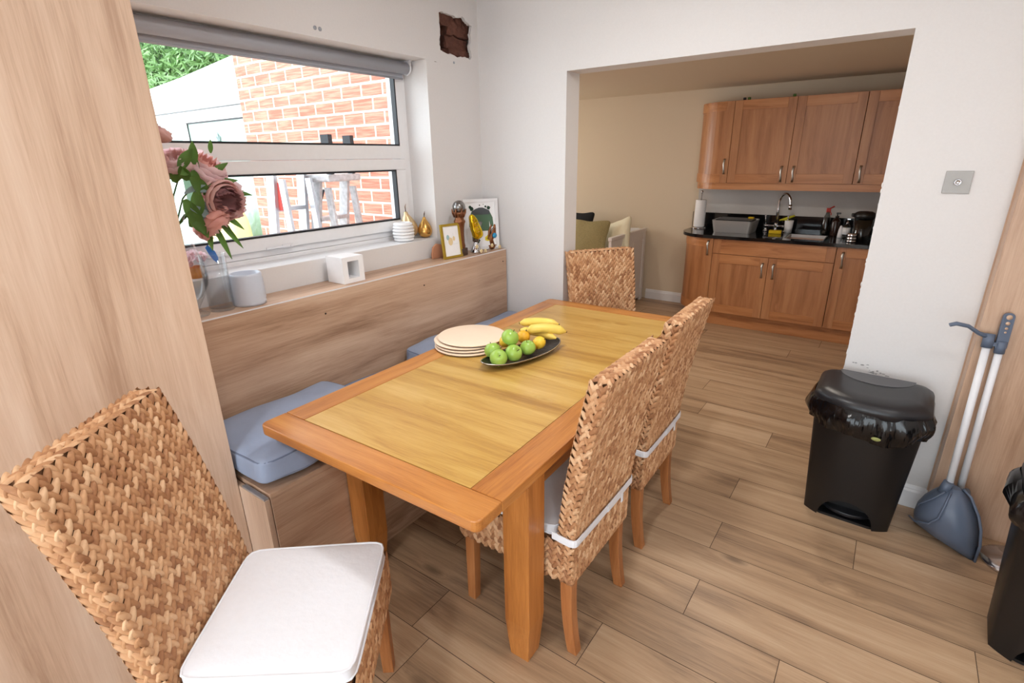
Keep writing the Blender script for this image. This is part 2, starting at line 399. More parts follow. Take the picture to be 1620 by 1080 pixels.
# floor: one mesh, planks with fine joints
def make_floor():
    vs, fs, uvs, rn = [], [], [], []
    rows = [1.165+.207*k for k in range(-17, 24)]
    known = {0: -.60, 1: -.04, 2: -.37, 3: .50, 4: -.39, 5: .13, 6: -.41, -1: -1.17}
    g = .0012
    for k, y0 in enumerate(rows):
        kk = k-17; y1 = y0+.207
        off = known.get(kk, random.uniform(-.6, .6)); Lp = 1.285
        x = off-Lp*5
        while x < XR:
            a, b = max(x, -4.95), min(x+Lp, XR+.05)
            if b > a+.001:
                ya, yb = max(y0, YF-.05), min(y1, YK+.05)
                if yb > ya:
                    n = len(vs)
                    vs += [(a+g, ya+g, 0), (b-g, ya+g, 0), (b-g, yb-g, 0), (a+g, yb-g, 0)]
                    fs.append((n, n+1, n+2, n+3)); r = (random.random(), random.random(), random.random())
                    uvs += [(a, ya), (b, ya), (b, yb), (a, yb)]; rn += [r]*4
            x += Lp
    n = len(vs)
    vs += [(-4.95, YF-.05, -.002), (XR+.05, YF-.05, -.002), (XR+.05, YK+.05, -.002), (-4.95, YK+.05, -.002)]
    fs.append((n, n+1, n+2, n+3)); uvs += [(0, 0)]*4; rn += [(0, 0, 0)]*4
    n = len(vs)
    vs += [(-4.95, YF-.05, -.12), (XR+.05, YF-.05, -.12), (XR+.05, YK+.05, -.12), (-4.95, YK+.05, -.12)]
    fs.append((n+3, n+2, n+1, n)); uvs += [(0, 0)]*4; rn += [(0, 0, 0)]*4
    o = struct('floor', (vs, fs), ['floor', 'groove'])
    uv = o.data.uv_layers.new(name='UVMap')
    for p in o.data.polygons:
        for li, vi in zip(p.loop_indices, p.vertices): uv.data[li].uv = uvs[vi]
    setrnd(o.data, rn)
    o.data.polygons[-1].material_index = 1; o.data.polygons[-2].material_index = 1
    return o
make_floor()
# left wall with the window opening and the ragged hole
bm = NB(); xo = XA-.30; WZ0, WZ1, WY0, WY1 = 1.167, 2.157, .05, 2.372
box(bm, xo, XA, YF, WY1, -.12, WZ0); box(bm, xo, XA, YF, WY0, WZ0, WZ1); box(bm, xo, XA, YF, WY1, WZ1, ZC)
box(bm, xo, XA, WY1, YB, -.12, 2.15); box(bm, xo, XA, WY1, 2.44, 2.15, 2.46); box(bm, xo, XA, WY1, YB, 2.46, ZC)
hole = [(2.5, 2.403), (2.539, 2.412), (2.595, 2.409), (2.64, 2.405), (2.682, 2.412), (2.706, 2.417), (2.735, 2.397), (2.753, 2.388), (2.781, 2.384), (2.768, 2.335), (2.775, 2.295), (2.759, 2.271), (2.776, 2.227), (2.764, 2.2), (2.725, 2.206), (2.685, 2.203), (2.636, 2.198), (2.578, 2.206), (2.527, 2.206), (2.498, 2.218), (2.49, 2.254), (2.499, 2.308), (2.494, 2.356)]
hc = (2.635, 2.305)
fine_h = []
for i, p in enumerate(hole):
    q = hole[(i+1) % len(hole)]
    for t in (0, .33, .66): fine_h.append((p[0]+(q[0]-p[0])*t+random.uniform(-.004, .004), p[1]+(q[1]-p[1])*t+random.uniform(-.004, .004)))
def to_rect(p, y0, y1, z0, z1):
    d = (p[0]-hc[0], p[1]-hc[1]); ts = []
    if abs(d[0]) > 1e-6: ts.append(((y1 if d[0] > 0 else y0)-hc[0])/d[0])
    if abs(d[1]) > 1e-6: ts.append(((z1 if d[1] > 0 else z0)-hc[1])/d[1])
    t = min(ts); return (hc[0]+d[0]*t, hc[1]+d[1]*t)
n = len(fine_h)
inn = [bm.verts.new((XA, y, z)) for y, z in fine_h]; out = [bm.verts.new((XA,)+to_rect(p, 2.44, YB, 2.15, 2.46)) for p in fine_h]
inb = [bm.verts.new((XA-.02, y, z)) for y, z in fine_h]
for i in range(n):
    j = (i+1) % n
    bm.faces.new((out[i], out[j], inn[j], inn[i])); bm.faces.new((inn[i], inn[j], inb[j], inb[i]))
# corners of the rectangle around the hole
for cy, cz in ((2.44, 2.15), (YB, 2.15), (YB, 2.46), (2.44, 2.46)):
    ds = sorted(range(n), key=lambda i: (out[i].co.y-cy)**2+(out[i].co.z-cz)**2)
    i0 = ds[0]; i1 = min(((i0+1) % n, (i0-1) % n), key=lambda i: (out[i].co.y-cy)**2+(out[i].co.z-cz)**2)
    v = bm.verts.new((XA, cy, cz)); bm.faces.new((v, out[i0], out[i1]))
box(bm, xo, xo+.02, 2.44, YB, 2.15, 2.46)
wl = struct('wall_left', bm, 'wall')
# rubble in the hole: broken bricks and mortar
bm = NB()
box(bm, XA-.12, XA-.10, 2.44, YB-.005, 2.16, 2.455, mi=1)
for (y0, y1, z0, z1, dx) in ((2.46, 2.60, 2.36, 2.44, .03), (2.61, 2.80, 2.32, 2.44, .045), (2.46, 2.57, 2.235, 2.335, .085), (2.46, 2.575, 2.17, 2.228, .045), (2.605, 2.80, 2.25, 2.315, .055), (2.60, 2.81, 2.16, 2.245, .035)):
    b2 = NB(); box(b2, XA-.11, XA-dx, y0, y1, z0, z1); bmesh.ops.subdivide_edges(b2, edges=b2.edges[:], cuts=5, use_grid_fill=True)
    for v in b2.verts: v.co += noise.noise_vector(v.co*28)*.012
    me = bpy.data.meshes.new('t'); b2.to_mesh(me); b2.free(); bm.from_mesh(me); bpy.data.meshes.remove(me)
o = obj('exposed_brickwork', bm, ['rubble', 'mortar'], wl); o['label'] = 'ragged hole showing broken red bricks'
# small wall plugs left of the hole
bm = NB()
for y, z in ((1.667, 2.194), (1.693, 2.193)):
    lathe(bm, [(0, 0), (.009, 0), (.009, .0015), (0, .0015)], 14, mat=Matrix.Translation((XA, y, z))@Matrix.Rotation(PI/2, 4, 'Y'))
lathe(bm, [(0, 0), (.007, 0), (.007, .0015), (0, .0015)], 14, mat=Matrix.Translation((XA, 2.606, 2.165))@Matrix.Rotation(PI/2, 4, 'Y'))
obj('filled_screw_holes', bm, plain('grey_filler', (160, 164, 174), .8), wl)
# partition with wide opening to the kitchen
OX0, OX1, OZ = -1.640, -.060, 2.085; YB2 = 2.987
bm = NB(); box(bm, xo, OX0, YB, YB2, -.12, ZC); box(bm, OX1, XR+.15, YB, YB2, -.12, ZC); box(bm, OX0, OX1, YB, YB2, OZ, ZC)
for i in range(26):                                   # worn plaster along the right reveal
    z = random.choice([random.uniform(.35, 1.0), random.uniform(.6, 2.0)]); sphere(bm, (OX1+.001, YB+.003, z), random.uniform(.002, .005), 8, (1, 1, 2.5))
wb = struct('wall_back', bm, 'wall')
bm = NB()
for i in range(22):
    x, z = (random.gauss(.080, .030), random.gauss(.640, .006)) if i < 16 else (random.uniform(-.04, .04), random.uniform(.655, .675))
    sphere(bm, (x, YB, z), random.uniform(.0015, .0045), 8, (random.uniform(1, 2.4), .06, random.uniform(.5, 1)))
sm_ = obj('scuff_marks', bm, plain('grey_scuff', (158, 156, 156), .9), wb); sm_['label'] = 'faint grey scuffs above the bin'
struct('wall_right', B(XR, XR+.15, YF, YK+.15, -.12, ZC), 'wall')
bm = NB(); box(bm, xo, -1.75, YF-.15, YF, -.12, ZC); box(bm, 1.55, XR+.15, YF-.15, YF, -.12, ZC); box(bm, -1.75, 1.55, YF-.15, YF, 2.15, ZC)
struct('wall_front', bm, 'wall')
struct('ceiling', B(xo, XR+.15, YF-.15, YB2, ZC, ZC+.1), 'wall')
# unseen patio door, added behind the camera as an opening for light
dr = sempty('unseen_door_1')
for i, (a, b) in enumerate(((-1.75, -.65), (-.65, .45), (.45, 1.55))):
    bm = ring(NB(), a, b, YF-.1, YF-.03, 0, 2.15, .07, .08, .002, 'Y')
    obj('door_frame', bm, 'upvc', dr); obj('pane', B(a+.06, b-.06, YF-.07, YF-.06, .07, 2.08), 'glass', dr)
# kitchen shell
bm = NB(); box(bm, -4.95, XR+.15, YK, YK+.15, -.12, ZC); struct('wall_kitchen', bm, 'wallbeige')
struct('ceiling_kitchen', B(-4.95, XR, YB2, YK, ZK, ZK+.1), 'wallbeige')
bm = NB(); box(bm, -5.06, -4.91, YB2, YK+.15, -.12, .9); box(bm, -5.06, -4.91, YB2, YK+.15, 2.0, ZC); box(bm, -5.06, -4.91, YB2, 3.8, .9, 2.0); box(bm, -5.06, -4.91, 5.2, YK+.15, .9, 2.0); struct('wall_kitchen_left', bm, 'wallbeige')
w2 = sempty('added_window_2'); obj('window_frame', ring(NB(), -5.02, -4.96, 3.8, 5.2, .9, 2.0, .06, .06, .002), 'upvc', w2); obj('pane', B(-4.995, -4.989, 3.86, 5.14, .96, 1.94), 'glass', w2)  # unseen window, added to bring light into the kitchen
# grey-white painted strip behind the sink
struct('wall_splashback', B(-1.76, .9, YK-.004, YK, .9, 1.40), plain('grey_white_paint', (196, 192, 188), .7))
def skirting(name, x0, x1, y, sgn):
    pr = [(0, 0), (sgn*.016, 0), (sgn*.016, .085), (sgn*.010, .095), (sgn*.010, .100), (sgn*.004, .112), (0, .115)]
    bm = NB(); prism(bm, [(y+a, b) for a, b in pr], 'X', x0, x1); return struct(name, bm, 'white')
skirting('baseboard_back_right', OX1, .371, YB, -1)
skirting('baseboard_back_left', XA, OX0, YB, -1)
skirting('baseboard_kitchen', -2.28, -1.74, YK, -1)

# ------------------------------------------------------------------ window
xf = -2.462       # inner face of the frame
w1 = sempty('window_1')
GY1, GZT = 2.292, 2.12
bm = NB()
ring(bm, xf-.07, xf, WY0, WY1, WZ0+.023, WZ1, WY1-GY1, WZ1-GZT, .002, 'X', .030)
box(bm, xf-.06, xf+.006, WY0+.08, GY1+.0, 1.633, 1.706, .004)
box(bm, xf-.07, xf+.012, WY0, WY1, WZ0, WZ0+.022, .003)
obj('window_frame', bm, 'upvc', w1)
bm = NB()      # opening sash
ring(bm, xf+.0005, xf+.016, .12, 2.318, 1.222, 1.632, .082, .060, .004, 'X', .062)
ring(bm, xf-.05, xf-.0005, .13, 2.29, 1.222, 1.632, .054, .060, 0, 'X', .062)
sash = obj('opening_sash', bm, 'upvc', w1)
bm = NB()
def gask(bm, x, y0, y1, z0, z1, w):
    ring(bm, x-.030, x+.003, y0, y1, z0, z1, w)
gask(bm, xf+.016, .18, 2.237, 1.283, 1.573, .009); obj('glazing_gasket', bm, 'gasket', sash)
bm = NB(); gask(bm, xf+.002, .131, GY1+.001, 1.7055, GZT+.001, .009); obj('glazing_gasket', bm, 'gasket', w1)
obj('pane', B(xf-.03, xf-.024, .12, GY1, 1.70, GZT+.01), 'glass', w1)
obj('pane', B(xf-.02, xf-.014, .15, 2.25, 1.27, 1.58), 'glass', sash)
bm = NB(); box(bm, xf+.014, xf+.030, 1.44, 1.50, 1.222, 1.238, .003); box(bm, xf+.028, xf+.036, 1.35, 1.49, 1.225, 1.235, .003)
lathe(bm, [(0, 0), (.005, 0), (.005, .012), (0, .014)], 12, mat=Matrix.Translation((xf+.028, 1.478, 1.231))@Matrix.Rotation(PI/2, 4, 'Y'))
obj('sash_handle', bm, 'whitep', sash)
bm = NB(); box(bm, xf, XA+.001, WY0, WY1, WZ0-.002, WZ0+.003, .0015); struct('trim_1', bm, 'white')
# roller blind
t = thing('roller_blind', 'grey rolled-up roller blind across the top of the window', 'blind')
pts = []
bm = NB(); tube(bm, [(-2.412, .08, 2.118), (-2.412, 2.345, 2.118)], .031, 24); obj('blind_roll', bm, 'blind', t)
bm = NB(); box(bm, -2.440, -2.434, .09, 2.335, 2.062, 2.10, .002); tube(bm, [(-2.437, .09, 2.066), (-2.437, 2.335, 2.066)], .006, 8); obj('blind_fabric_edge', bm, 'blind', t)
bm = NB(); prism(bm, [(-2.412+a, 2.118+b) for a, b in arc(0, 0, .036, -PI, 0, 12)]+[(-2.376, 2.155), (-2.448, 2.155)], 'Y', 2.345, 2.353); box(bm, -2.448, -2.370, 2.335, 2.353, 2.150, 2.156); obj('end_bracket', bm, 'whitep', t)

# ------------------------------------------------------------------ tall boards
o = obj('oak_cupboard', B(XA+.001, -1.762, -1.3, .72, 0.001, 2.56, .0015), 'panelwood'); tag(o, 'tall oak-effect cupboard side filling the left of the room beside the window', 'cupboard')
bm = NB(); box(bm, .371, XR-.001, 2.745, YB-.0005, .001, 2.56, .0015); box(bm, .366, .371, 2.832, YB-.0005, .001, 2.56)
o = obj('oak_wall_panel', bm, 'rpanel'); tag(o, 'tall oak-effect board on the white wall behind the long-handled dustpan', 'panel')
# bench
t = thing('storage_bench', 'long oak-effect boxed bench seat with high back under the window', 'bench')
BX, BY0, BZ = -1.590, .722, .53
bm = NB(); box(bm, -2.272, -2.075, BY0, 2.818, .0, 1.055, .0); obj('backrest_box', bm, 'ledgewood', t)
o = obj('backrest_edging', B(-2.0748, -2.0738, BY0, 2.818, 1.0505, 1.0560), 'white', t)
bm = NB(); box(bm, -2.074, BX, BY0+.022, 2.835, BZ-.02, BZ, .001); obj('seat_board', bm, 'ledgewood', t)
obj('front_board', B(BX-.0175, BX, BY0+.022, 2.835, .075, BZ-.021, .001), 'ledgewood', t)
obj('kick_board', B(BX-.018, BX-.001, BY0+.022, 2.835, .0, .074, .001), 'ledgewood', t)
obj('end_board', B(-2.074, BX-.002, BY0, BY0+.019, .0, BZ-.018, .001), 'panelwood', t)
bm = NB(); box(bm, -1.74, BX-.004, BY0+.001, BY0+.017, BZ-.0185, BZ-.010); obj('raw_edge', bm, 'alu', t)
for y, z in ((1.385, .953), (2.034, .959), (2.78, .975)):
    bm = NB(); lathe(bm, [(0, 0), (.0045, 0), (.0045, .0012), (0, .0012)], 10, mat=Matrix.Translation((-2.075, y, z))@Matrix.Rotation(PI/2, 4, 'Y'))
    obj('screw_hole', bm, 'kdark', t)
# bench cushions
def bench_cushion(label, y0, y1, z0, h, x0=-2.06, x1=-1.60, seed=1, rz=0., sag=0., tilt=0.):
    cx, cy = (x0+x1)/2, (y0+y1)/2
    t = thing('bench_cushion', label, 'cushion', (cx, cy, z0), rz, 'grey-blue bench cushions')
    hx, hy, hz = (x1-x0)/2, (y1-y0)/2, h/2
    def fn(v, q):
        r = max(abs(q[0]), abs(q[1]))
        v = v.copy(); v.z *= 1-.30*r**4
        v.z += hz*.22*(1-q[0]**2)*(1-q[1]**2)*(1 if q[2] > 0 else 0)
        v.z += tilt*q[0]
        return v
    bm = NB(); superbox(bm, hx, hy, hz, 12, 40, (0, 0, hz), .014, 6., seed, fn)
    lo = min(v.co.z for v in bm.verts)
    for v in bm.verts: v.co.z = max(v.co.z-lo, 0)
    obj('cushion_cover', bm, 'bluefab', t, smooth=True)
    bm = NB()
    for zz in (.24, .80):
        p = []
        k = 12
        for i in range(97):
            a = 2*PI*i/96; c, s = math.cos(a), math.sin(a); m_ = (abs(c)**k+abs(s)**k)**(1/k)
            qx, qy = c/m_, s/m_
            v = Vector((qx*hx*.985, qy*hy*.985, h*zz+tilt*qx-lo)); v += noise.noise_vector((v-Vector((0, 0, hz)))*6+Vector((seed, 3*seed, 7)))*.014; p.append(v)
        tube(bm, p, .0035, 6, cap=False)
    obj('piping', bm, 'bluepipe', t)
    return t
bench_cushion('grey-blue bench cushion nearest the tall cupboard, at the near end of the bench', .735, 1.32, BZ+.002, .125, x1=-1.592, seed=1)
bench_cushion('grey-blue bench cushion lying low behind the near cushion, along the table edge', 1.345, 1.80, BZ+.002, .045, seed=5)
bench_cushion('grey-blue bench cushion with its piped end raised, behind the stack of plates', 1.815, 2.33, BZ+.002, .125, seed=9, tilt=-.004)
bench_cushion('grey-blue bench cushion at the far end of the bench by the white wall', 2.345, 2.82, BZ+.002, .10, seed=13)

# ------------------------------------------------------------------ dining table
TX, TY, TR, TW, TL, TZ = -1.6548, .7837, .0254, .956, 1.997, .77
t = thing('dining_table', 'long golden oak dining table with thick square legs', 'table', (TX, TY, 0), TR)
fw, th = .106, .036
bm = NB(); box(bm, 0, fw, fw+.0005, TL-fw, TZ-th, TZ, .003); obj('side_board', bm, 'tframe', t); bm = NB(); box(bm, TW-fw, TW, fw+.0005, TL-fw, TZ-th, TZ, .003); obj('side_board', bm, 'tframe', t)
bm = NB()
prism(bm, [(fw*.3, 0)]+[(TW-.025, 0)]+arc(TW-.022, .022, .022, -PI/2, 0, 5)+[(TW, fw-.0005), (0, fw-.0005)]+arc(.03, .03, .03, PI, 1.5*PI, 5), 'Z', TZ-th, TZ)
bevel_all(bm, .004, 2, .6); obj('end_board', bm, 'tframex', t)
bm = NB(); prism(bm, [(0, TL-fw+.0005), (TW, TL-fw+.0005)]+arc(TW-.03, TL-.03, .03, 0, PI/2, 5)+arc(.03, TL-.03, .03, PI/2, PI, 5), 'Z', TZ-th, TZ)
bevel_all(bm, .004, 2, .6); obj('end_board', bm, 'tframex', t)
bm = NB()
ys = [fw+.0015, fw+.43, fw+.82, 1.03, TL-fw-.42, TL-fw-.0015]
for a, b in ((fw+.0015, .86), (.8612, 1.02), (1.0212, TL-fw-.0015)): box(bm, fw+.001, TW-fw-.001, a, b, TZ-th+.004, TZ-.0006, .0008)
obj('centre_leaf', bm, 'tleaf', t)
bm = NB(); az0 = .625
box(bm, .10, .123, .31, TL-.31, az0, TZ-th-.001); box(bm, TW-.083, TW-.06, .31, TL-.31, az0, TZ-th-.001); box(bm, .13, TW-.13, .29, .313, az0, TZ-th-.001); box(bm, .13, TW-.13, TL-.313, TL-.29, az0, TZ-th-.001)
obj('apron', bm, 'tframe', t)
for lx, ly, sx, sy in ((TW-.018, .262, -1, 1), (.078, .262, 1, 1), (TW-.018, TL-.262, -1, -1), (.078, TL-.262, 1, -1)):
    bm = NB(); w = .096
    secs = [(TZ-th-.001, 0), (.16, 0), (.0, .012)]
    rings = []
    for z, tp in secs:
        rings.append([bm.verts.new((lx+sx*a, ly+sy*b, z)) for a, b in ((tp, tp), (w-tp, tp), (w-tp, w-tp), (tp, w-tp))])
    for a, b in zip(rings, rings[1:]):
        for i in range(4): bm.faces.new((a[i], a[(i+1) % 4], b[(i+1) % 4], b[i]))
    bm.faces.new(rings[0]); bm.faces.new(rings[-1]); bmesh.ops.recalc_face_normals(bm, faces=bm.faces); bevel_all(bm, .003, 2, .6)
    obj('leg', bm, 'tleg', t)

# ------------------------------------------------------------------ woven chairs
def weave_patch(out, P, ulen, vlen, ncol, pitch, flip=1, rs=None, scale=1.):
    """columns of plaited leaves on the surface P(u, v) -> (pos, du, dv, n), u across, v along the columns"""
    cw = ulen/ncol; nr = max(2, int(round(vlen/pitch))); pv = vlen/nr
    S = np.linspace(-1, 1, 7); T = np.linspace(-1, 1, 5)
    for c in range(ncol):
        for r in range(nr):
            for sd in (-1, 1):
                u = (c+.5+sd*.215)*cw; v = (r+.5+(-.25 if sd > 0 else .25))*pv
                v = min(max(v+rs.uniform(-.001, .001), pv*.62), vlen-pv*.62)
                p, du, dv, n = P(u, v)
                th = math.radians(33+rs.uniform(-4, 4))*sd*flip
                a = dv*math.cos(th)+du*math.sin(th); b = np.cross(n, a)
                L = pv*.90*rs.uniform(.95, 1.05); W = cw*.300*rs.uniform(.94, 1.08)
                base = len(out['v']); col = (rs.rand()**1.1, rs.rand(), rs.rand())
                bend = rs.uniform(-.1, .1)
                for s in S:
                    w = (max(0, 1-abs(s)**2.3))**.62
                    for t_ in T:
                        h = (.0078*(1-t_*t_*.95)*(1-.70*s*s)+.0030*s)*scale
                        h -= .0015*(1-min(1, w*2))
                        q = p+a*(s*L)+b*(t_*W*w+bend*W*s*s)+n*h
                        out['v'].append(q); out['c'].append(col)
                for i in range(6):
                    for j in range(4):
                        k = base+i*5+j; out['f'].append((k, k+1, k+6, k+5))
def fd(F):
    e = 1e-3
    def P(u, v):
        p = np.array(F(u, v)); du = np.array(F(u+e, v))-np.array(F(u-e, v)); dv = np.array(F(u, v+e))-np.array(F(u, v-e))
        du /= np.linalg.norm(du); dv /= np.linalg.norm(dv); n = np.cross(du, dv); n /= np.linalg.norm(n); return p, du, dv, n
    return P
CH = 1.050
def chair_parts(name, label, loc, rz, top_lean=.105, strap=True, seed=3):
    rs = np.random.RandomState(seed)
    root = thing(name, label, 'chair', loc, rz, 'woven dining chairs')
    zb, zs, th = .295, .46, .052
    def xin(z):        # inner face of the backrest
        t_ = max(0, (z-.42)/(CH-.42)); return -.198-top_lean*t_**1.25+.006*math.sin(t_*PI)
    def hw(z):         # half width, rounded top corners
        return .212+.013*(z-zb)/(CH-zb)
    def corner(y, z):  # squeeze into rounded corner
        r = .045; w = hw(z); dz = z-(CH-r); dy = abs(y)-(w-r)
        return y, z
    # core of the backrest
    bm = NB(); N_ = 18; rings = []
    for i in range(N_+1):
        z = zb+(CH-.004-zb)*i/N_; w = hw(z)-.006
        if i == N_: w -= .014
        if i == N_-1: w -= .002
        xi, xo_ = xin(z)-.004, xin(z)-th+.004
        rings.append([bm.verts.new((xi, -w, z)), bm.verts.new((xi, w, z)), bm.verts.new((xo_, w, z)), bm.verts.new((xo_, -w, z))])
    for a, b in zip(rings, rings[1:]):
        for k in range(4): bm.faces.new((a[k], a[(k+1) % 4], b[(k+1) % 4], b[k]))
    bm.faces.new(rings[0][::-1]); bm.faces.new(rings[-1]); bmesh.ops.recalc_face_normals(bm, faces=bm.faces)
    cv = [tuple(v.co) for v in bm.verts]; bm.verts.index_update(); cf = [tuple(v.index for v in f.verts) for f in bm.faces]; bm.free()
    out = dict(v=[np.array(v) for v in cv], f=list(cf), c=[(0, 0, 0)]*len(cv)); nc = len(cf)
    H = CH-zb; W = .44
    def F(u, v): z = zb+v; w = hw(z); return (xin(z)-.001, -w+2*w*u/W, z)
    weave_patch(out, fd(lambda u, v: F(u, v+(zs-.02-zb))), W, H-(zs-.02-zb), 14, .0265, 1, rs)
    def Fb(u, v): z = zb+v; w = hw(z); return (xin(z)-th+.001, w-2*w*u/W, z)
    weave_patch(out, fd(Fb), W, H, 16, .0245, 1, rs)
    for s in (1, -1):
        def Fs(u, v, s=s):
            z = zb+v; w = hw(z)-.003; x = xin(z)-th*(.5-(.5-u/th)*s); return (x, s*w, z)
        weave_patch(out, fd(Fs), th, H, 2, .0265, 1, rs)
    def Ft(u, v): return (xin(CH)-u, -hw(CH)+.004+v, CH-.004)
    def Ft2(u, v):
        y = -hw(CH)+.006+v*(2*hw(CH)-.012)/W; e = max(0, abs(y)-(hw(CH)-.04))/.04
        return (xin(CH)-th+u, y, CH-.003-.012*e*e)
    weave_patch(out, fd(lambda u, v: Ft2(u, v)), th, W, 2, .0265, 1, rs)
    me = bpy.data.meshes.new('backrest'); me.from_pydata([tuple(v) for v in out['v']], [], out['f'])
    me.materials.append(M['leaf']); me.materials.append(M['core'])
    sm = [False]*nc+[True]*(len(out['f'])-nc); me.polygons.foreach_set('use_smooth', sm)
    me.polygons.foreach_set('material_index', [1]*nc+[0]*(len(out['f'])-nc)); setrnd(me, out['c'])
    o = bpy.data.objects.new('backrest', me); C.objects.link(o); o.parent = root
    # seat box
    xf0, xr0 = .213, -.196; wf, wr = .222, .212
    out = dict(v=[], f=[], c=[])
    q = .006
    cvs = [(xf0-q, -wf+q, zb), (xf0-q, wf-q, zb), (xr0, wr-q, zb), (xr0, -wr+q, zb)]; cvs += [(a, b, zs) for a, b, _ in cvs]
    out['v'] = [np.array(v) for v in cvs]; out['c'] = [(0, 0, 0)]*8; out['f'] = [(3, 2, 1, 0), (4, 5, 6, 7), (0, 1, 5, 4), (1, 2, 6, 5), (2, 3, 7, 6), (3, 0, 4, 7)]
    hz = zs-zb
    def Wd(x): return wr+(wf-wr)*(x-xr0)/(xf0-xr0)
    weave_patch(out, fd(lambda u, v: (xf0, -wf+u, zb+v)), 2*wf, hz, 14, .0265, 1, rs)
    D = xf0-xr0
    weave_patch(out, fd(lambda u, v: (xf0-u, Wd(xf0-u), zb+v)), D, hz, 13, .0265, 1, rs)
    weave_patch(out, fd(lambda u, v: (xr0+u, -Wd(xr0+u), zb+v)), D, hz, 13, .0265, 1, rs)
    weave_patch(out, fd(lambda u, v: (xf0-.062+u, -wf+.004+v, zs)), .05, 2*wf-.008, 2, .0265, 1, rs)
    me = bpy.data.meshes.new('seat'); me.from_pydata([tuple(v) for v in out['v']], [], out['f'])
    me.materials.append(M['leaf']); me.materials.append(M['core'])
    n_ = len(out['f']); me.polygons.foreach_set('use_smooth', [False]*6+[True]*(n_-6)); me.polygons.foreach_set('material_index', [1]*6+[0]*(n_-6)); setrnd(me, out['c'])
    o = bpy.data.objects.new('seat', me); C.objects.link(o); o.parent = root
    # legs
    for s in (-1, 1):
        for front in (1, 0):
            bm = NB(); rings = []
            for i in range(9):
                t_ = i/8; z = (zb+.01)*(1-t_)
                if front: xa, xb, wd = .205-.0*t_, .205-.042+.006*t_, .040-.006*t_; yo = .212-.0*t_
                else:
                    cxx = -.225-.030*t_**2.2; xa, xb, wd = cxx+.022-.004*t_, cxx-.022+.004*t_, .040-.004*t_; yo = .203
                rings.append([bm.verts.new((x, s*y, z)) for x, y in ((xa, yo), (xa, yo-wd), (xb, yo-wd), (xb, yo))])
            for a, b in zip(rings, rings[1:]):
                for k in range(4): bm.faces.new((a[k], a[(k+1) % 4], b[(k+1) % 4], b[k]))
            bm.faces.new(rings[0]); bm.faces.new(rings[-1]); bmesh.ops.recalc_face_normals(bm, faces=bm.faces); bevel_all(bm, .0025, 2, .8)
            obj('leg', bm, 'cleg', root)
    # cushion
    bm = NB(); ch = .040
    cx = (xf0+xr0)/2+.006
    def fn(v, q_):
        w = Wd(cx+v.x)-.004; y = q_[1]*w; z = v.z
        if q_[2] > 0: z += .006*(1-q_[0]**4)*(1-q_[1]**4)
        return Vector((v.x, y, z))
    superbox(bm, D/2-.002, .2, ch/2, 16, 30, (cx, 0, zs+.006+ch/2), .0022, 9, seed, fn)
    cu = obj('seat_cushion', bm, 'canvas', root, smooth=True); cu['label'] = 'white canvas seat cushion'
    for zz in (zs+.007, zs+.004+ch):
        pass
    bm = NB()
    for zz in (.10, .93):
        p = []
        for i in range(97):
            a = 2*PI*i/96; c_, s_ = math.cos(a), math.sin(a); m_ = (abs(c_)**14+abs(s_)**14)**(1/14)
            x = cx+c_/m_*(D/2-.001); y = s_/m_*(Wd(x)-.003); p.append((x, y, zs+.006+ch*zz))
        tube(bm, p, .0032, 6, cap=False)
    obj('piping', bm, 'canvas', cu)
    if strap:
        bm = NB(); z0 = zs+.012
        def ring(dz, off, y0=-1, y1=1):
            pts = []
            xi = xr0+.012
            w = hw(z0)+.010+off; xb = xin(z0)-th-.012-off
            path = [(xi, -w)]+[(xi+(xb+.02-xi)*k/4, -w) for k in range(1, 5)]+[(xb+.02-.02*math.sin(k*PI/8), -w+.02*(1-math.cos(k*PI/8))) for k in range(1, 5)]
            n2 = 14
            path += [(xb, -w+.02+(2*w-.04)*k/n2) for k in range(1, n2+1)]
            path += [(xb+.02*(1-math.cos(k*PI/8)), w-.02+.02*math.sin(k*PI/8)) for k in range(1, 5)]
            path += [(xb+.02+(xi-xb-.02)*k/4, w) for k in range(1, 5)]
            return path
        path = ring(0, 0); hgt = .027
        def ribbon_(bm, path, z0, hgt, thk, sag=.008):
            rows = []
            n3 = len(path)
            for i, (x, y) in enumerate(path):
                p0 = path[max(0, i-1)]; p1 = path[min(n3-1, i+1)]; d = Vector((p1[0]-p0[0], p1[1]-p0[1], 0)).normalized(); nn = Vector((d.y, -d.x, 0))
                if nn.dot(Vector((x+.25, y, 0))) < 0: nn = -nn
                zz = z0-sag*math.sin(PI*i/(n3-1))+random.uniform(-.0008, .0008)
                rows.append([bm.verts.new((x+nn.x*o_, y+nn.y*o_, zz+h_)) for o_, h_ in ((0, 0), (thk, .001), (thk*1.3, hgt/2), (thk, hgt-.001), (0, hgt))])
            for a, b in zip(rows, rows[1:]):
                for k in range(4): bm.faces.new((a[k], a[k+1], b[k+1], b[k]))
                bm.faces.new((a[4], a[0], b[0], b[4]))
            bm.faces.new(rows[0]); bm.faces.new(rows[-1][::-1])
            bmesh.ops.recalc_face_normals(bm, faces=bm.faces)
        ribbon_(bm, path, z0, hgt, .003)
        seg = [p for p in path if p[0] < -.25 and -.13 < p[1] < .02]
        ribbon_(bm, [(p[0]-.004, p[1]) for p in seg], z0-.006, .030, .003, 0)
        k_ = seg[0] if seg[0][1] < seg[-1][1] else seg[-1]
        box(bm, k_[0]-.009, k_[0]-.005, k_[1]-.004, k_[1]+.010, z0-.030, z0+.010, .001)
        st = obj('cushion_strap', bm, 'canvas', cu); st['label'] = 'white cushion tie wrapped round the chair back'
    return root
chair = chair_parts('woven_dining_chair', 'woven chair in the left foreground, turned out, its white seat cushion in full view', (-1.134, .526, 0), .677, .150, False, 3)
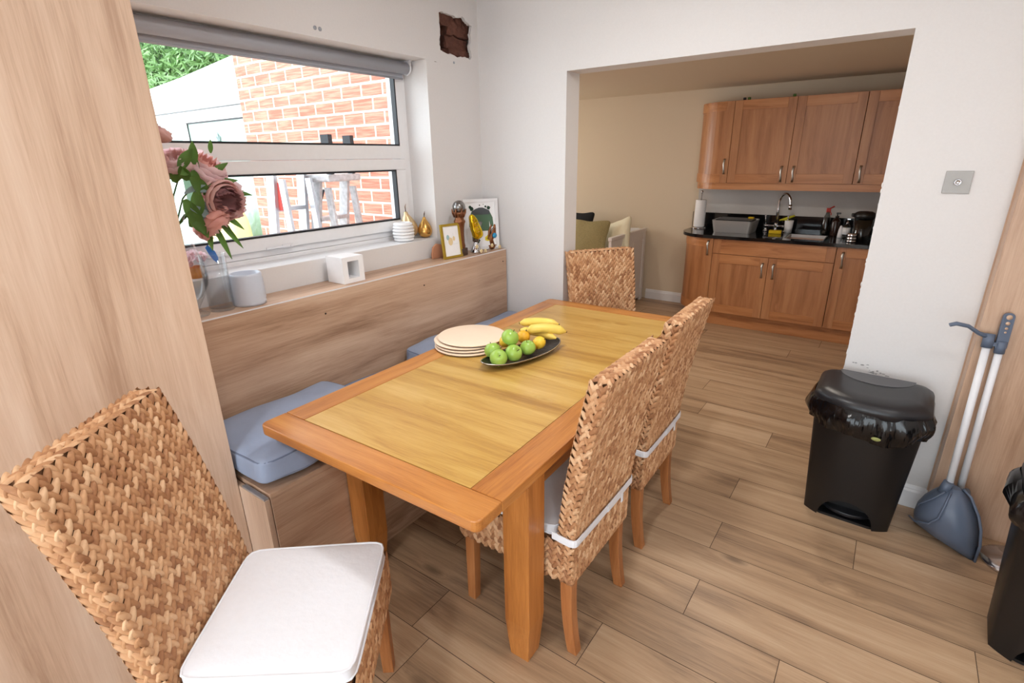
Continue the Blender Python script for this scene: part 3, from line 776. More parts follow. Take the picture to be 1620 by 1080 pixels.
chairB = chair_parts('woven_dining_chair', 'nearer woven chair tucked under the right side of the table, strap round its back', (-.885, 1.398, 0), 3.14, .102, True, 11)
c3 = copy_tree(chairB); c3.location = (-.905, 2.012, 0); c3.rotation_euler = (0, 0, 3.16)
c3['label'] = 'farther woven chair tucked under the right side of the table, strap round its back'
c4 = copy_tree(chairB); c4.location = (-1.213, 2.818, 0); c4.rotation_euler = (0, 0, -.63); c4.scale = (1, 1, 1.02)
c4['label'] = 'woven chair standing at an angle at the far end of the table in the opening'

# ------------------------------------------------------------------ on the table
plates = [(-1.560, 1.800, .004, 'bottom'), (-1.565, 1.806, -.003, ''), (-1.570, 1.808, .003, ''), (-1.557, 1.822, .0, 'top')]
pl0 = None; PH = .0128
plab = ['round cream place mat with dark edge at the bottom of the stack on the table', 'round cream place mat second from the bottom of the stack', 'round cream place mat directly under the topmost one of the stack', 'round cream place mat on top of the stack beside the fruit bowl']
for i, (x, y, r, _) in enumerate(plates):
    if pl0 is None:
        pl0 = thing('round_place_mat', plab[0], 'place mat', (x, y, TZ+.0015), 0, 'round place mats stacked on the table')
        bm = NB(); lathe(bm, [(0, .0035), (.160, .0035), (.164, .006), (.1645, .0085), (.162, .0105), (.158, .0115), (.0, .0112)], 72); obj('mat_top', bm, 'cream', pl0)
        bm = NB(); lathe(bm, [(0, 0), (.157, 0), (.161, .0015), (.162, .0034), (0, .0034)], 72); u = obj('mat_underside', bm, 'plateedge', pl0); u['label'] = 'dark underside rim'
        o = pl0
    else:
        o = copy_tree(pl0); o.location = (x, y, TZ+.0015+i*PH); o.rotation_euler = (0, 0, .6*i); o['label'] = plab[i]
# fruit bowl: long boat-shaped dish
BC = Vector((-1.252, 1.812, TZ+.001)); BA = math.atan2(.431, .093)
t = thing('fruit_dish', 'long narrow dark metal dish with silver rim holding fruit', 'dish', BC, BA)
def dish(u, s, zoff=0):
    a, b = .232, .086
    return Vector((a*u*math.cos(s), b*u*math.sin(s), zoff+.004+.020*u**2.2+.012*(abs(math.cos(s))**4)*u**4))
bm = NB(); NS = 56; rows = []
for (u, dz) in [(0.0, 0), (.2, 0), (.4, 0), (.6, 0), (.75, 0), (.88, 0), (.97, 0), (1, -.001), (.985, -.006), (.85, -.006), (.6, -.005), (.3, -.0045)]:
    rows.append([bm.verts.new(dish(max(u, .001), 2*PI*k/NS, dz)) for k in range(NS)])
for a, b in zip(rows, rows[1:]):
    for k in range(NS): bm.faces.new((a[k], a[(k+1) % NS], b[(k+1) % NS], b[k]))
bm.faces.new(rows[0][::-1]); bm.faces.new(rows[-1]); bmesh.ops.recalc_face_normals(bm, faces=bm.faces)
for v in bm.verts: v.co.z = max(v.co.z, 0)
obj('dish_body', bm, 'bowl', t, smooth=True)
bm = NB(); tube(bm, [dish(1.0, 2*PI*k/NS, .0005) for k in range(NS+1)], .003, 8, cap=False); obj('rim', bm, 'bowlrim', t)
def make_apple():
    t = thing('green_apple', '', 'apple', group='green apples in the dish')
    prof = []
    for i in range(25):
        a = PI*i/24; r = .037*math.sin(a)*(1+.06*math.cos(a)); z = -.034*math.cos(a)
        d = math.exp(-(r/.010)**2); z += (-.011*d if z > 0 else .006*d); prof.append((max(r, 0) if 0 < i < 24 else 0, z))
    bm = NB(); lathe(bm, prof, 28); obj('apple_skin', bm, 'apple', t)
    bm = NB(); tube(bm, [(0, 0, .020), (.001, 0, .027), (.004, .001, .036)], [.0016, .0013, .0018], 6); obj('stem', bm, 'stem', t)
    return t
ap = make_apple()
def orient(o, loc, d, sc=1.):
    o.location = loc; o.rotation_euler = Vector(d).to_track_quat('Z', 'Y').to_euler(); o.scale = (sc, sc, sc)
aps = [((-1.262, 1.645, .820), (.5, -.55, .55), 1.03, 'green apple at the near tip of the dish, its hollow facing the camera'),
       ((-1.337, 1.700, .824), (-.3, .1, .9), 1., 'green apple half hidden at the back, behind the nearest apple'),
       ((-1.236, 1.722, .824), (.75, -.1, .55), 1.03, 'green apple second along the near side of the dish, below the raised one'),
       ((-1.276, 1.752, .880), (.35, .35, .8), 1.06, 'green apple sitting highest, on top of the others'),
       ((-1.224, 1.812, .824), (-.1, -.1, .95), .98, 'green apple farthest along the near side, next to the lemon')]
for i, (l, d, s, lab) in enumerate(aps):
    o = ap if i == 0 else copy_tree(ap); orient(o, l, d, s); o['label'] = lab
def citrus(kind, mat, label, loc, d, r, el=1.):
    t = thing(kind, label, kind)
    prof = []
    for i in range(21):
        a = PI*i/20; z = -r*el*math.cos(a); rr = r*math.sin(a)
        if kind == 'lemon': z *= 1+.10*abs(math.cos(a))**8
        prof.append((rr if 0 < i < 20 else 0, z))
    bm = NB(); lathe(bm, prof, 24); obj('peel', bm, mat, t)
    bm = NB(); sphere(bm, (0, 0, r*el*(1.09 if kind == 'lemon' else 1)), .0035, 8, (1, 1, .5)); obj('stalk_end', bm, 'stem', t)
    orient(t, loc, d); return t
citrus('lemon', 'lemon', 'yellow lemon behind the raised green apple, beside the mats', (-1.352, 1.825, .828), (.1, 1, .2), .030, 1.2)
citrus('orange', 'yorange', 'orange-yellow fruit between the raised apple and the bananas', (-1.310, 1.905, .832), (.3, .2, .9), .031)
citrus('lemon', 'lemon', 'bright lemon at the right of the dish under the bananas, stalk end showing', (-1.216, 1.893, .824), (.8, .1, .6), .029, 1.1)
citrus('orange', 'orange', 'deep orange fruit low in the dish between the last apple and the lemon', (-1.240, 1.862, .808), (.3, .3, .9), .026)
def banana(label, p0, p1, bend, r=.0205, up=(0, 0, 1)):
    t = thing('banana', label, 'banana', p0, 0, 'bananas on the dish')
    a = Vector((0, 0, 0)); b = Vector(p1)-Vector(p0); pts, rs = [], []
    for i in range(17):
        s = i/16; p = a.lerp(b, s)+Vector(up)*bend*math.sin(PI*s); pts.append(p)
        w = min(1, (s/.10)**.8 if s < .10 else 1, ((1-s)/.16)**.7 if s > .84 else 1); rs.append(max(r*w, .0062 if s < .5 else .004))
    bm = NB(); tube(bm, pts, rs, 7); 
    for f in bm.faces: f.smooth = True
    obj('peel', bm, 'banana', t)
    bm = NB(); d = (pts[0]-pts[1]).normalized(); tube(bm, [pts[0]+d*.001, pts[0]+d*.004], [.0062, .005], 7); obj('stalk', bm, 'stem', t); bm = NB(); d = (pts[-1]-pts[-2]).normalized(); tube(bm, [pts[-1], pts[-1]+d*.004], [.004, .003], 7); obj('blossom_end', bm, 'stem', t)
    return t
banana('banana lying across the back of the dish, highest in the photo', (-1.395, 2.000, .860), (-1.205, 2.050, .872), .010)
banana('banana in front, its tip pointing right over the dish edge', (-1.300, 1.918, .862), (-1.158, 2.040, .846), .014, .023)
banana('banana lying beneath the other two with only its side showing', (-1.370, 1.965, .838), (-1.178, 1.985, .826), .006, .018)

# ------------------------------------------------------------------ on the ledge and sill
LZ = 1.0562; SZ = WZ0+.0035
def lath(name, label, cat, mat, loc, prof, seg=32, rz=0, group=None):
    t = obj(name, lathe(NB(), prof, seg), mat, loc=loc, rot=(0, 0, rz)); return tag(t, label, cat, group)
bm = NB()
N1, N2 = 36, 14; rows = []
for j in range(N2+1):
    z = .132*j/N2; r = .064-.003*j/N2+(.004*math.sin(PI*j/N2))
    rows.append([bm.verts.new(((r+.0018*math.cos(9*2*PI*i/N1+(j % 2)*PI)*(1 if 0 < j < N2 else 0))*math.cos(2*PI*i/N1), (r+.0018*math.cos(9*2*PI*i/N1+(j % 2)*PI)*(1 if 0 < j < N2 else 0))*math.sin(2*PI*i/N1), z)) for i in range(N1)])
for r_i, z in ((.055, .132), (.053, .02)): rows.append([bm.verts.new((r_i*math.cos(2*PI*i/N1), r_i*math.sin(2*PI*i/N1), z)) for i in range(N1)])
for a, b in zip(rows, rows[1:]):
    for i in range(N1): bm.faces.new((a[i], a[(i+1) % N1], b[(i+1) % N1], b[i]))
bm.faces.new(rows[0][::-1]); bm.faces.new(rows[-1]); bmesh.ops.recalc_face_normals(bm, faces=bm.faces)
tag(obj('hammered_pot', bm, 'ceramic', smooth=True, loc=(-2.168, 1.092, LZ)), 'pale grey-blue hammered ceramic pot on the wooden ledge', 'pot')
lath('glass_cylinder', 'clear straight glass cylinder vase beside the pale ceramic pot', 'vase', 'vase', (-2.175, .978, LZ), [(0, 0), (.046, 0), (.048, .003), (.048, .228), (.045, .229), (.045, .012), (0, .012)], 40)
t = lath('bulbous_glass_vase', 'tall clear bulbous glass vase holding the peonies, next to the cupboard', 'vase', 'vase', (-2.170, .868, LZ), [(0, 0), (.052, 0), (.054, .006), (.03, .016), (.022, .03), (.045, .07), (.068, .12), (.074, .16), (.068, .21), (.05, .27), (.037, .32), (.034, .36), (.040, .40), (.037, .40), (.031, .36), (.034, .32), (.047, .27), (.065, .21), (.071, .16), (.065, .12), (.042, .075), (.0, .045)], 40)
# peonies
def petal(bm, c, ax, R, az, open_, wid, mi, curl=.0, ru=.0, nn=6):
    """cupped petal starting at c, around axis ax"""
    ax = Vector(ax).normalized(); s = ax.cross(Vector((0, 0, 1)))
    if s.length < .1: s = ax.cross(Vector((0, 1, 0)))
    s.normalize(); q = ax.cross(s); rad = s*math.cos(az)+q*math.sin(az); tan = ax.cross(rad)
    rows = []; nw = 6
    for i in range(nn+1):
        u = i/nn; ang = open_*(u**.9)
        # spherical cup
        base = ax*(R*(.05+math.sin(min(u*1.35, 1.5))*math.cos(open_)*1.0*1.25*(.75+.3*u)))+rad*(R*(math.sin(u*PI*.62)*math.sin(open_+.30)))
        w = wid*R*math.sin(min(1, u*1.25+.12)*PI/2)*(1 if u < .8 else .82)
        row = []
        for j in range(nw+1):
            v = -1+2*j/nw
            p = c+base+tan*(w*v)-rad*(w*.42*v*v)+ax*(ru*R*math.sin(7*v+az*5)*u*u)
            if u > .99: p -= ax*(.10*R*v*v)
            row.append(bm.verts.new(p))
        rows.append(row)
    for a, b in zip(rows, rows[1:]):
        for j in range(nw):
            f = bm.faces.new((a[j], a[j+1], b[j+1], b[j])); f.smooth = True; f.material_index = mi
def peony(label, c, ax, R, mo, mi_, parent, full=.8):
    bm = NB(); rs = random.Random(int(c[1]*1e4))
    c = Vector(c)-Vector(ax).normalized()*R*.5
    for n_, op, w, off in ((6, 1.05, .62, 0), (6, .80, .60, .5), (6, .58, .55, .2)):
        for k in range(n_): petal(bm, c, ax, R*rs.uniform(.92, 1.05), 2*PI*(k+off)/n_+rs.uniform(-.1, .1), op*full+rs.uniform(-.05, .05), w, 0, ru=.04)
    for n_, op, w in ((9, .42, .30), (8, .30, .26), (6, .18, .22)):
        for k in range(n_): petal(bm, c, ax, R*rs.uniform(.80, .95), 2*PI*k/n_+rs.uniform(-.3, .3), op*full, w, 1, ru=.14)
    o = obj('peony_flower', bm, [mo, mi_], parent); o['label'] = label; return o
def leafblade(bm, base, d, L, W, droop=.3, mi=0, side=None):
    base = Vector(base); d = Vector(d).normalized(); sd = (side or d.cross(Vector((0, 0, 1)))).normalized() if (side or d.cross(Vector((0, 0, 1))).length > .05) else Vector((1, 0, 0))
    nrm = sd.cross(d); rows = []
    for i in range(9):
        u = i/8; p = base+d*(L*u)+Vector((0, 0, -1))*(droop*L*u*u); w = W*math.sin(PI*min(1, u*.92+.06))**.85*(1-.25*u)
        rows.append([bm.verts.new(p-sd*w+nrm*w*.35), bm.verts.new(p), bm.verts.new(p+sd*w+nrm*w*.35)])
    for a, b in zip(rows, rows[1:]):
        for j in (0, 1):
            f = bm.faces.new((a[j], a[j+1], b[j+1], b[j])); f.smooth = True; f.material_index = mi
bq = thing('peony_bouquet', 'bouquet of pink artificial peonies with green leaves in front of the window', 'flowers', (0, 0, 0))
neck = Vector((-2.17, .868, LZ+.34))
fl = [('large dusky pink open peony with mauve centre', (-2.120, 1.028, 1.490), (.85, .10, -.10), .088, 'pinkA', 'pinkC', 1.),
      ('pale pink peony behind the large one', (-2.19, 1.090, 1.485), (.35, .9, .1), .085, 'pinkB', 'salmon', .9),
      ('pale pink peony at the top of the bouquet', (-2.19, 1.010, 1.585), (.5, .4, .7), .095, 'pinkB', 'salmon', .85),
      ('pink peony bud at the top left of the bouquet', (-2.18, .925, 1.610), (.4, -.2, .8), .080, 'pinkB', 'pinkA', .7),
      ('salmon peony under the large one, seen from the side', (-2.15, .980, 1.425), (.35, .45, -.75), .090, 'salmon', 'pinkA', .85),
      ('small mauve peony high against the cupboard edge', (-2.17, .875, 1.715), (.2, .5, .7), .050, 'pinkA', 'pinkC', .7),
      ('peony on the hidden side of the bouquet', (-2.2, .86, 1.58), (-.5, -.3, .6), .08, 'pinkB', 'salmon', .8)]
for a in fl: peony(a[0], a[1], a[2], a[3], a[4], a[5], bq, a[6])
bm = NB()
for a in fl:
    p = Vector(a[1])-Vector(a[2]).normalized()*.03; mid = neck.lerp(p, .5)+Vector((0, -.01, .02)); tube(bm, [neck+Vector((0, 0, -.30))*1, neck, mid, p], .0028, 6)
obj('flower_stems', bm, 'leafg', bq)
def leafcl(specs, mat, name='leaf'):
    for s in specs:
        bm = NB(); leafblade(bm, *s, 0, Vector(s[1]).cross(Vector((.8, -.5, .25)))); obj(name, bm, mat, bq)
leafcl([((-2.13, .985, 1.560), (.1, .95, .75), .125, .018, .1), ((-2.13, .955, 1.545), (.0, .15, 1.0), .125, .017, .0), ((-2.13, .99, 1.54), (.2, .9, .30), .12, .018, .15),
        ((-2.12, .925, 1.565), (.3, -.25, .55), .085, .022, .2), ((-2.12, .935, 1.60), (.3, -.3, .1), .08, .022, .4), ((-2.12, .95, 1.60), (.3, -.1, -.6), .08, .020, .2),
        ((-2.13, 1.07, 1.50), (.1, .9, .32), .095, .014, .35), ((-2.15, 1.01, 1.43), (.15, .50, -.85), .150, .013, .05), ((-2.15, .995, 1.41), (.1, .28, -.95), .145, .013, .1),
        ((-2.15, .97, 1.42), (.1, .0, -1.), .12, .015, .0), ((-2.15, 1.04, 1.43), (.1, .75, -.5), .085, .012, .2), ((-2.15, 1.02, 1.42), (.1, .45, -.6), .075, .011, .2), ((-2.17, 1.05, 1.66), (.0, .15, .9), .05, .010, .0),
        ((-2.13, .93, 1.46), (.2, .1, -.6), .10, .026, .1), ((-2.12, .90, 1.50), (.2, .2, -.7), .12, .028, .1), ((-2.15, .89, 1.56), (.2, .1, .4), .09, .024, .2), ((-2.17, .87, 1.54), (-.3, -.5, .3), .10, .024, .2)], 'leafg')
leafcl([((-2.11, .90, 1.60), (.1, .5, .8), .10, .022, .1), ((-2.10, .93, 1.58), (.0, .4, -.5), .09, .024, .1), ((-2.10, .95, 1.62), (.0, .1, .9), .08, .018, .0), ((-2.10, .90, 1.46), (.0, .4, -.9), .10, .026, .0), ((-2.10, .93, 1.44), (.0, .1, .9), .10, .026, .0), ((-2.11, .98, 1.545), (.0, .95, .25), .11, .016, .2), ((-2.12, .90, 1.40), (0, .5, .8), .12, .022, 0), ((-2.12, .94, 1.38), (0, .3, .9), .08, .02, 0)], 'leafg')
leafcl([((-2.11, .93, 1.50), (.2, .5, -.6), .075, .020, .2), ((-2.11, .92, 1.53), (.2, .9, .2), .085, .016, .3), ((-2.11, .94, 1.48), (.3, .1, -.9), .06, .018, .1), ((-2.11, .955, 1.47), (.1, .7, -.3), .055, .016, .2),
        ((-2.11, .90, 1.52), (.2, .7, .45), .085, .012, .2), ((-2.11, .91, 1.47), (.2, .4, -.2), .07, .018, .2)], 'leafgrey', 'silvery_leaf')
# small pot of pink flowers with a blue butterfly clip on the sill
t = thing('orange_flower_pot', 'small orange pot of pink artificial blossom behind the glass vases', 'potted flowers', (-2.345, .975, SZ))
obj('pot', lathe(NB(), [(0, 0), (.032, 0), (.040, .045), (.036, .045), (.03, .01), (0, .01)], 24), plain('orange_pot', (236, 150, 60), .5), t)
bm = NB(); rs = random.Random(4)
for k in range(34):
    d = Vector((rs.uniform(-1, 1), rs.uniform(-1, 1), rs.uniform(0, 1))).normalized(); c = Vector((0, .005, .062))+d*.045*rs.uniform(.6, 1); 
    for q in range(5): petal(bm, c, d, .016, 2*PI*q/5, .9, .5, 0, nn=3)
obj('blossom', bm, 'pinkB', t)
bm = NB(); prism(bm, [(0, 0), (.012, .02), (.010, .05), (-.006, .085), (-.020, .078), (-.018, .05), (-.012, .02)], 'X', 0, .0015); o = obj('feather_clip', bm, plain('blue_feather', (52, 128, 214), .6), t, loc=(.03, .085, .05)); o.rotation_euler = (.25, 0, 0); o['label'] = 'bright blue feather-shaped clip'
# white tealight house
t = thing('tealight_holder', 'small white square tealight holder with a window, on the ledge', 'candle holder', (-2.178, 1.602, LZ), .0)
bm = NB(); s = .063; th = .018
ring(bm, -s, s, -s, s, 0, .128, .030, .022); box(bm, -s, -s+.02, -s+.03, s-.03, .022, .106)
obj('holder_body', bm, 'whitecer', t); obj('tealight', lathe(NB(), [(0, .022), (.018, .022), (.018, .036), (0, .036)], 20), 'chrome', t)
# stacked ribbed pot, pears on the sill
bm = NB(); prof = [(0, 0), (.045, 0)]
for k in range(6):
    z = .002+k*.0175; prof += [(.052+.010*math.sin(PI*(k+.5)/6*.9+.3), z+.002), (.055+.010*math.sin(PI*(k+.5)/6*.9+.3), z+.008), (.052+.010*math.sin(PI*(k+.5)/6*.9+.3), z+.0145), (.047, z+.0165)]
prof += [(.045, .109), (.040, .109), (.038, .03), (0, .03)]
tag(obj('ribbed_pot', lathe(bm, prof, 40), 'whitecer', loc=(-2.352, 2.168, SZ)), 'white ribbed stack-like ceramic pot on the windowsill corner', 'pot')
def pear(name, label, mat, loc, H, R, rot=(0, 0, 0)):
    t = thing(name, label, 'ornament', loc); prof = []
    for i in range(23):
        s = i/22; z = H*s; r = R*(math.sin(PI*min(1, s*1.55))**.6 if s < .32 else (.30+.70*(1-((s-.32)/.68))**1.15*1)); r = R*(math.sqrt(max(0, 1-((s-.30)/.31)**2)) if s < .30 else max(.0, (.22+.78*math.cos(min(1, (s-.30)/.60)*PI/2)**1.1)))
        if s > .93: r *= math.sqrt(max(0, 1-((s-.93)/.07)**2))
        prof.append((0 if i in (0, 22) else max(r, .001), z))
    obj('pear_body', lathe(NB(), prof, 28), mat, t)
    bm = NB(); tube(bm, [(0, 0, H*.98), (.002, .002, H*1.08), (.0, .006, H*1.16)], [.003, .0022, .003], 6); obj('stem', bm, 'stem', t)
    bm = NB(); leafblade(bm, (0, 0, H*1.02), (.2, .15, 1), H*.28, .011, .1); obj('leaf', bm, 'bronze', t)
    t.rotation_euler = rot; return t
pear('gold_pear', 'shiny gold pear ornament on the sill corner by the window reveal', 'gold', (-2.340, 2.335, SZ), .128, .044)
p = pear('gold_pear', 'larger pale gold pear ornament leaning behind the shiny one', 'palegold', (-2.405, 2.275, SZ+.006), .165, .055, (.0, -.10, 0)); p.rotation_euler = (.26, 0, .3)
# terracotta piece behind the gold frame
bm = NB(); prism(bm, [(-.05, 0), (.06, 0), (.06, .05), (.03, .08), (-.01, .088), (-.04, .07), (-.052, .03)], 'X', -.006, .006); bevel_all(bm, .003)
tag(obj('terracotta_ornament', bm, 'terra', loc=(-2.225, 2.315, LZ)), 'flat rounded terracotta piece behind the gold picture frame', 'ornament')
# gold picture frame
def frame(name, label, loc, w, h, fwid, matf, rz, tilt, art, dep=.014):
    t = thing(name, label, 'picture frame', loc, rz); t.rotation_euler = (0, -tilt, rz)
    bm = NB(); ring(bm, -dep, 0, -w/2, w/2, 0, h, fwid)
    obj('frame_moulding', bm, matf, t)
    obj('backing_print', B(-dep+.002, -.006, -w/2+fwid*.7, w/2-fwid*.7, fwid*.7, h-fwid*.7), 'paper', t)
    art(t, -.0056); return t
def art1(t, x):
    bm = NB()
    def blob(cy, cz, ry, rz_, mi): prism(bm, [(cy+ry*math.cos(a), cz+rz_*math.sin(a)) for a in [2*PI*k/16 for k in range(16)]], 'X', x, x+.0004, mi)
    blob(-.008, .10, .018, .024, 0); blob(-.026, .125, .012, .016, 1); blob(.020, .115, .010, .014, 0); box(bm, x, x+.0004, .018, .019, .10, .150, mi=2); box(bm, x, x+.0004, .0, .046, .082, .083, mi=2)
    o = obj('print_motif', bm, [plain('tan_ink', (226, 204, 160), .9), plain('teal_ink', (160, 190, 196), .9), plain('grey_ink', (190, 200, 200), .9)], t)
frame('gold_picture_frame', 'narrow gold picture frame with a small pale print, standing on the ledge', (-2.135, 2.365, LZ+.001), .150, .205, .014, 'goldframe', -.12, .12, art1)
def art2(t, x):
    bm = NB()
    prism(bm, [(-.062, .135), (-.082, .150), (-.078, .215), (-.058, .250), (-.030, .262), (.030, .262), (.058, .250), (.080, .205), (.084, .150), (.064, .140), (.056, .185), (.054, .120), (-.054, .120), (-.054, .185)], 'X', x, x+.0005, 0)
    prism(bm, [(-.058, .225), (-.058, .250), (-.030, .264), (-.010, .270), (.015, .270), (.035, .262), (.060, .250), (.062, .225)], 'X', x+.0005, x+.0009, 1)
    for cy, cz, r, mi in ((.040, .070, .020, 2), (.060, .060, .014, 2), (.04, .07, .008, 3), (.075, .100, .016, 4), (-.060, .262, .014, 4), (-.070, .275, .010, 4), (.055, .268, .012, 4), (.035, .276, .007, 4), (-.03, .06, .018, 4), (-.005, .285, .004, 3), (.02, .29, .003, 3)):
        prism(bm, [(cy+r*math.cos(a)*random.uniform(.7, 1.2), cz+r*math.sin(a)*random.uniform(.7, 1.2)) for a in [2*PI*k/12 for k in range(12)]], 'X', x+.0009, x+.0012, mi)
    obj('print_motif', bm, [plain('green_ink', (84, 112, 90), .9), plain('slate_ink', (78, 82, 86), .9), plain('yellow_ink', (228, 206, 60), .9), plain('black_ink', (30, 30, 34), .9), plain('dark_green_ink', (36, 60, 44), .9)], t)
frame('white_picture_frame', 'white picture frame with a dark green jumper print in the corner behind the trophies', (-2.180, 2.700, LZ+.001), .235, .325, .020, 'white', -.62, .08, art2)
# trophies
t = thing('bronze_trophy', 'tall bronze trophy topped with a silvery football, right of the gold frame', 'trophy', (-2.165, 2.462, LZ), .2)
obj('plinth', B(-.032, .032, -.034, .034, 0, .045, .003), plain('dark_brown_base', (70, 48, 40), .3), t)
bm = NB(); lathe(bm, [(0, .045), (.030, .045), (.031, .06), (.026, .08), (.025, .13), (.027, .17), (.031, .195), (.036, .205), (.036, .212), (.029, .220), (.026, .235), (.033, .250), (.040, .262), (.036, .266), (0, .262)], 28)
for k in range(7): tube(bm, [(.028*math.cos(k*.9), .028*math.sin(k*.9), .235), (.040*math.cos(k*.9+.2), .040*math.sin(k*.9+.2), .262), (.044*math.cos(k*.9+.3), .044*math.sin(k*.9+.3), .285)], [.007, .006, .003], 6)
obj('cast_column', bm, 'bronze', t); bm = NB(); sphere(bm, (0, 0, .294), .040, 24); obj('ball', bm, 'pewter', t)
t = thing('boot_trophy', 'trophy with a yellow-gold football boot over a silvery stand, in front of the white frame', 'trophy', (-2.150, 2.592, LZ), -.3)
obj('silver_base', lathe(NB(), [(0, 0), (.036, 0), (.037, .006), (.026, .03), (.016, .05), (.014, .075), (0, .08)], 4*7), 'chrome', t)
bm = NB(); tube(bm, [(0, 0, .07), (0, .004, .11), (0, .02, .16), (0, .045, .19)], [.020, .023, .020, .012], 12); obj('grey_column', bm, 'pewter', t)
bm = NB(); superbox(bm, .024, .031, .082, 3.2, 10, (0, 0, 0), .003, 40, 3, lambda v, q: Vector((v.x*(1.0-.25*q[2]), v.y*(1.0-.35*q[2]), v.z))); sh = obj('gold_boot', bm, 'bright', t, smooth=True, loc=(.012, -.008, .165), rot=(.34, 0, 0))
bm = NB()
for k in range(5): tube(bm, [(.024, -.014, -.035+.02*k), (.027, 0, -.030+.02*k), (.024, .014, -.035+.02*k)], .0022, 6)
obj('laces', bm, 'gold', sh)
t = thing('resin_trophy', 'small bronze-coloured trophy with a blue badge at the right end of the ledge', 'trophy', (-2.160, 2.775, LZ), -.3)
bm = NB(); superbox(bm, .030, .036, .014, 5, 6, (0, 0, .014)); tube(bm, [(0, .0, .02), (0, -.012, .06), (0, .004, .10), (0, .022, .14), (0, .018, .168)], [.026, .020, .026, .022, .012], 10); tube(bm, [(0, -.01, .03), (.004, -.030, .07), (.004, -.022, .12), (0, -.002, .158), (0, .006, .172)], [.010, .008, .009, .008, .004], 8); sphere(bm, (.0, .024, .150), .017, 12, (1, 1, 1.3))
for v in bm.verts: v.co += noise.noise_vector(v.co*60)*.003
obj('resin_body', bm, 'bronze', t, smooth=True)
obj('badge', lathe(NB(), [(0, 0), (.017, 0), (.017, .003), (0, .006)], 24, mat=Matrix.Translation((.026, .004, .088))@Matrix.Rotation(PI/2, 4, 'Y')), 'gem', t)
bm = NB(); tube(bm, [(.018, -.022, .10), (.022, -.012, .128), (.020, .004, .138)], [.003, .005, .003], 8); obj('silver_wing', bm, 'pewter', t)
t = thing('bead_garland', 'garland of pale wooden beads lying along the feet of the trophies', 'garland', (-2.105, 2.5, LZ))
pts = [(.0, .03, .012), (-.005, .055, .045), (.005, .085, .014), (.006, .125, .010), (.004, .165, .016), (.0, .205, .034), (.004, .25, .012), (.002, .285, .014)]
bm = NB(); tube(bm, pts, .0012, 5); obj('string', bm, 'stem', t)
for p in (pts[1], pts[2], pts[3], pts[5], pts[7]):
    bm = NB(); bmesh.ops.create_circle(bm, segments=4, radius=.001); bm.clear()
    ring = [(p[0], p[1]+.008*math.cos(a), p[2]+.008*math.sin(a)) for a in [2*PI*k/14 for k in range(15)]]
    tube(bm, ring, .0046, 8, cap=False); obj('bead', bm, 'bead', t)

# ------------------------------------------------------------------ outside the window
struct('wall_exterior', B(-5.06, xo-.001, 2.80, YB2-.001, -.15, 3.6), 'brick')
struct('ground_outside', B(-16, xo-.001, -7, 12, -.25, -.15), 'paving')
cv = thing('conservatory', 'white conservatory with sloping white roof seen through the upper window', 'conservatory', (0, 0, 0))
fy = 3.2
bm = NB(); box(bm, -10.5, -5.08, fy, fy+.08, 2.09, 2.21); box(bm, -7.22, -7.10, fy-.01, fy+.09, -.15, 2.089); box(bm, -5.62, -5.08, fy-.0, fy+.08, -.15, 2.089); box(bm, -7.099, -5.621, fy, fy+.08, -.15, .25); box(bm, -10.5, -7.221, fy, fy+.08, -.15, .55); box(bm, -7.72, -7.64, fy, fy+.08, .551, 1.79); box(bm, -8.9, -8.8, fy, fy+.08, .551, 1.79); box(bm, -10.5, -7.221, fy, fy+.08, 1.80, 1.86)
bevel_all(bm, .008, 1, .6)
obj('white_frame', bm, 'upvc', cv)
bm = NB(); tube(bm, [(-10.6, fy-.10, 2.29), (-5.08, fy-.10, 2.29)], .06, 12); box(bm, -10.6, -5.08, fy-.05, fy+.10, 2.22, 2.36); obj('gutter', bm, 'roofwhite', cv)
bm = NB(); prism(bm, [(0, 0), (0, 0)], 'Z', 0, 1) if False else None
v = [(-10.8, fy-.08, 2.36), (-5.08, fy-.08, 2.36), (-5.08, 4.70, 3.40), (-8.2, 4.70, 3.18), (-11.6, 4.7, 2.90)]
tv = [bm.verts.new(q) for q in v]; bv = [bm.verts.new((q[0], q[1], q[2]-.05)) for q in v]
bm.faces.new(tv); bm.faces.new(bv[::-1])
for i in range(5): bm.faces.new((tv[i], bv[i], bv[(i+1) % 5], tv[(i+1) % 5]))
obj('roof', bm, 'roofwhite', cv)
obj('pane', B(-7.10, -5.60, fy+.03, fy+.04, .25, 2.09), 'obscure', cv); obj('pane', B(-8.82, -7.70, fy+.03, fy+.04, .55, 1.80), 'obscure', cv); obj('pane', B(-10.5, -8.88, fy+.03, fy+.04, .55, 1.80), 'obscure', cv); obj('pane', B(-10.5, -7.22, fy+.03, fy+.04, 1.86, 2.09), 'obscure', cv)
bm = NB(); box(bm, -7.105, -5.60, fy+.018, fy+.032, 2.075, 2.092); box(bm, -7.112, -7.096, fy+.018, fy+.032, .25, 2.09); obj('glazing_gasket', bm, 'gasket', cv)
bm = NB()
for dx, dz, L, a in ((0, 0, .13, 0), (0, 0, .10, .5), (0, 0, .10, -.5), (0, .0, .07, PI), (0, 0, .06, PI-.5), (0, 0, .06, PI+.5)):
    p0 = Vector((-6.42, fy+.022, 1.84)); d = Vector((math.sin(a), 0, math.cos(a))); tube(bm, [p0, p0+d*L*.5+Vector((.012, 0, 0)), p0+d*L], [.004, .012, .002], 6)
obj('leaded_motif', bm, plain('leaded_glass_motif', (132, 150, 150), .3), cv)
bm = NB(); box(bm, -5.30, -5.10, 2.90, fy+.0, 2.30, 2.56); box(bm, -5.28, -5.12, 2.88, 2.92, 2.22, 2.36); obj('eaves_box_end', bm, 'alu', cv)
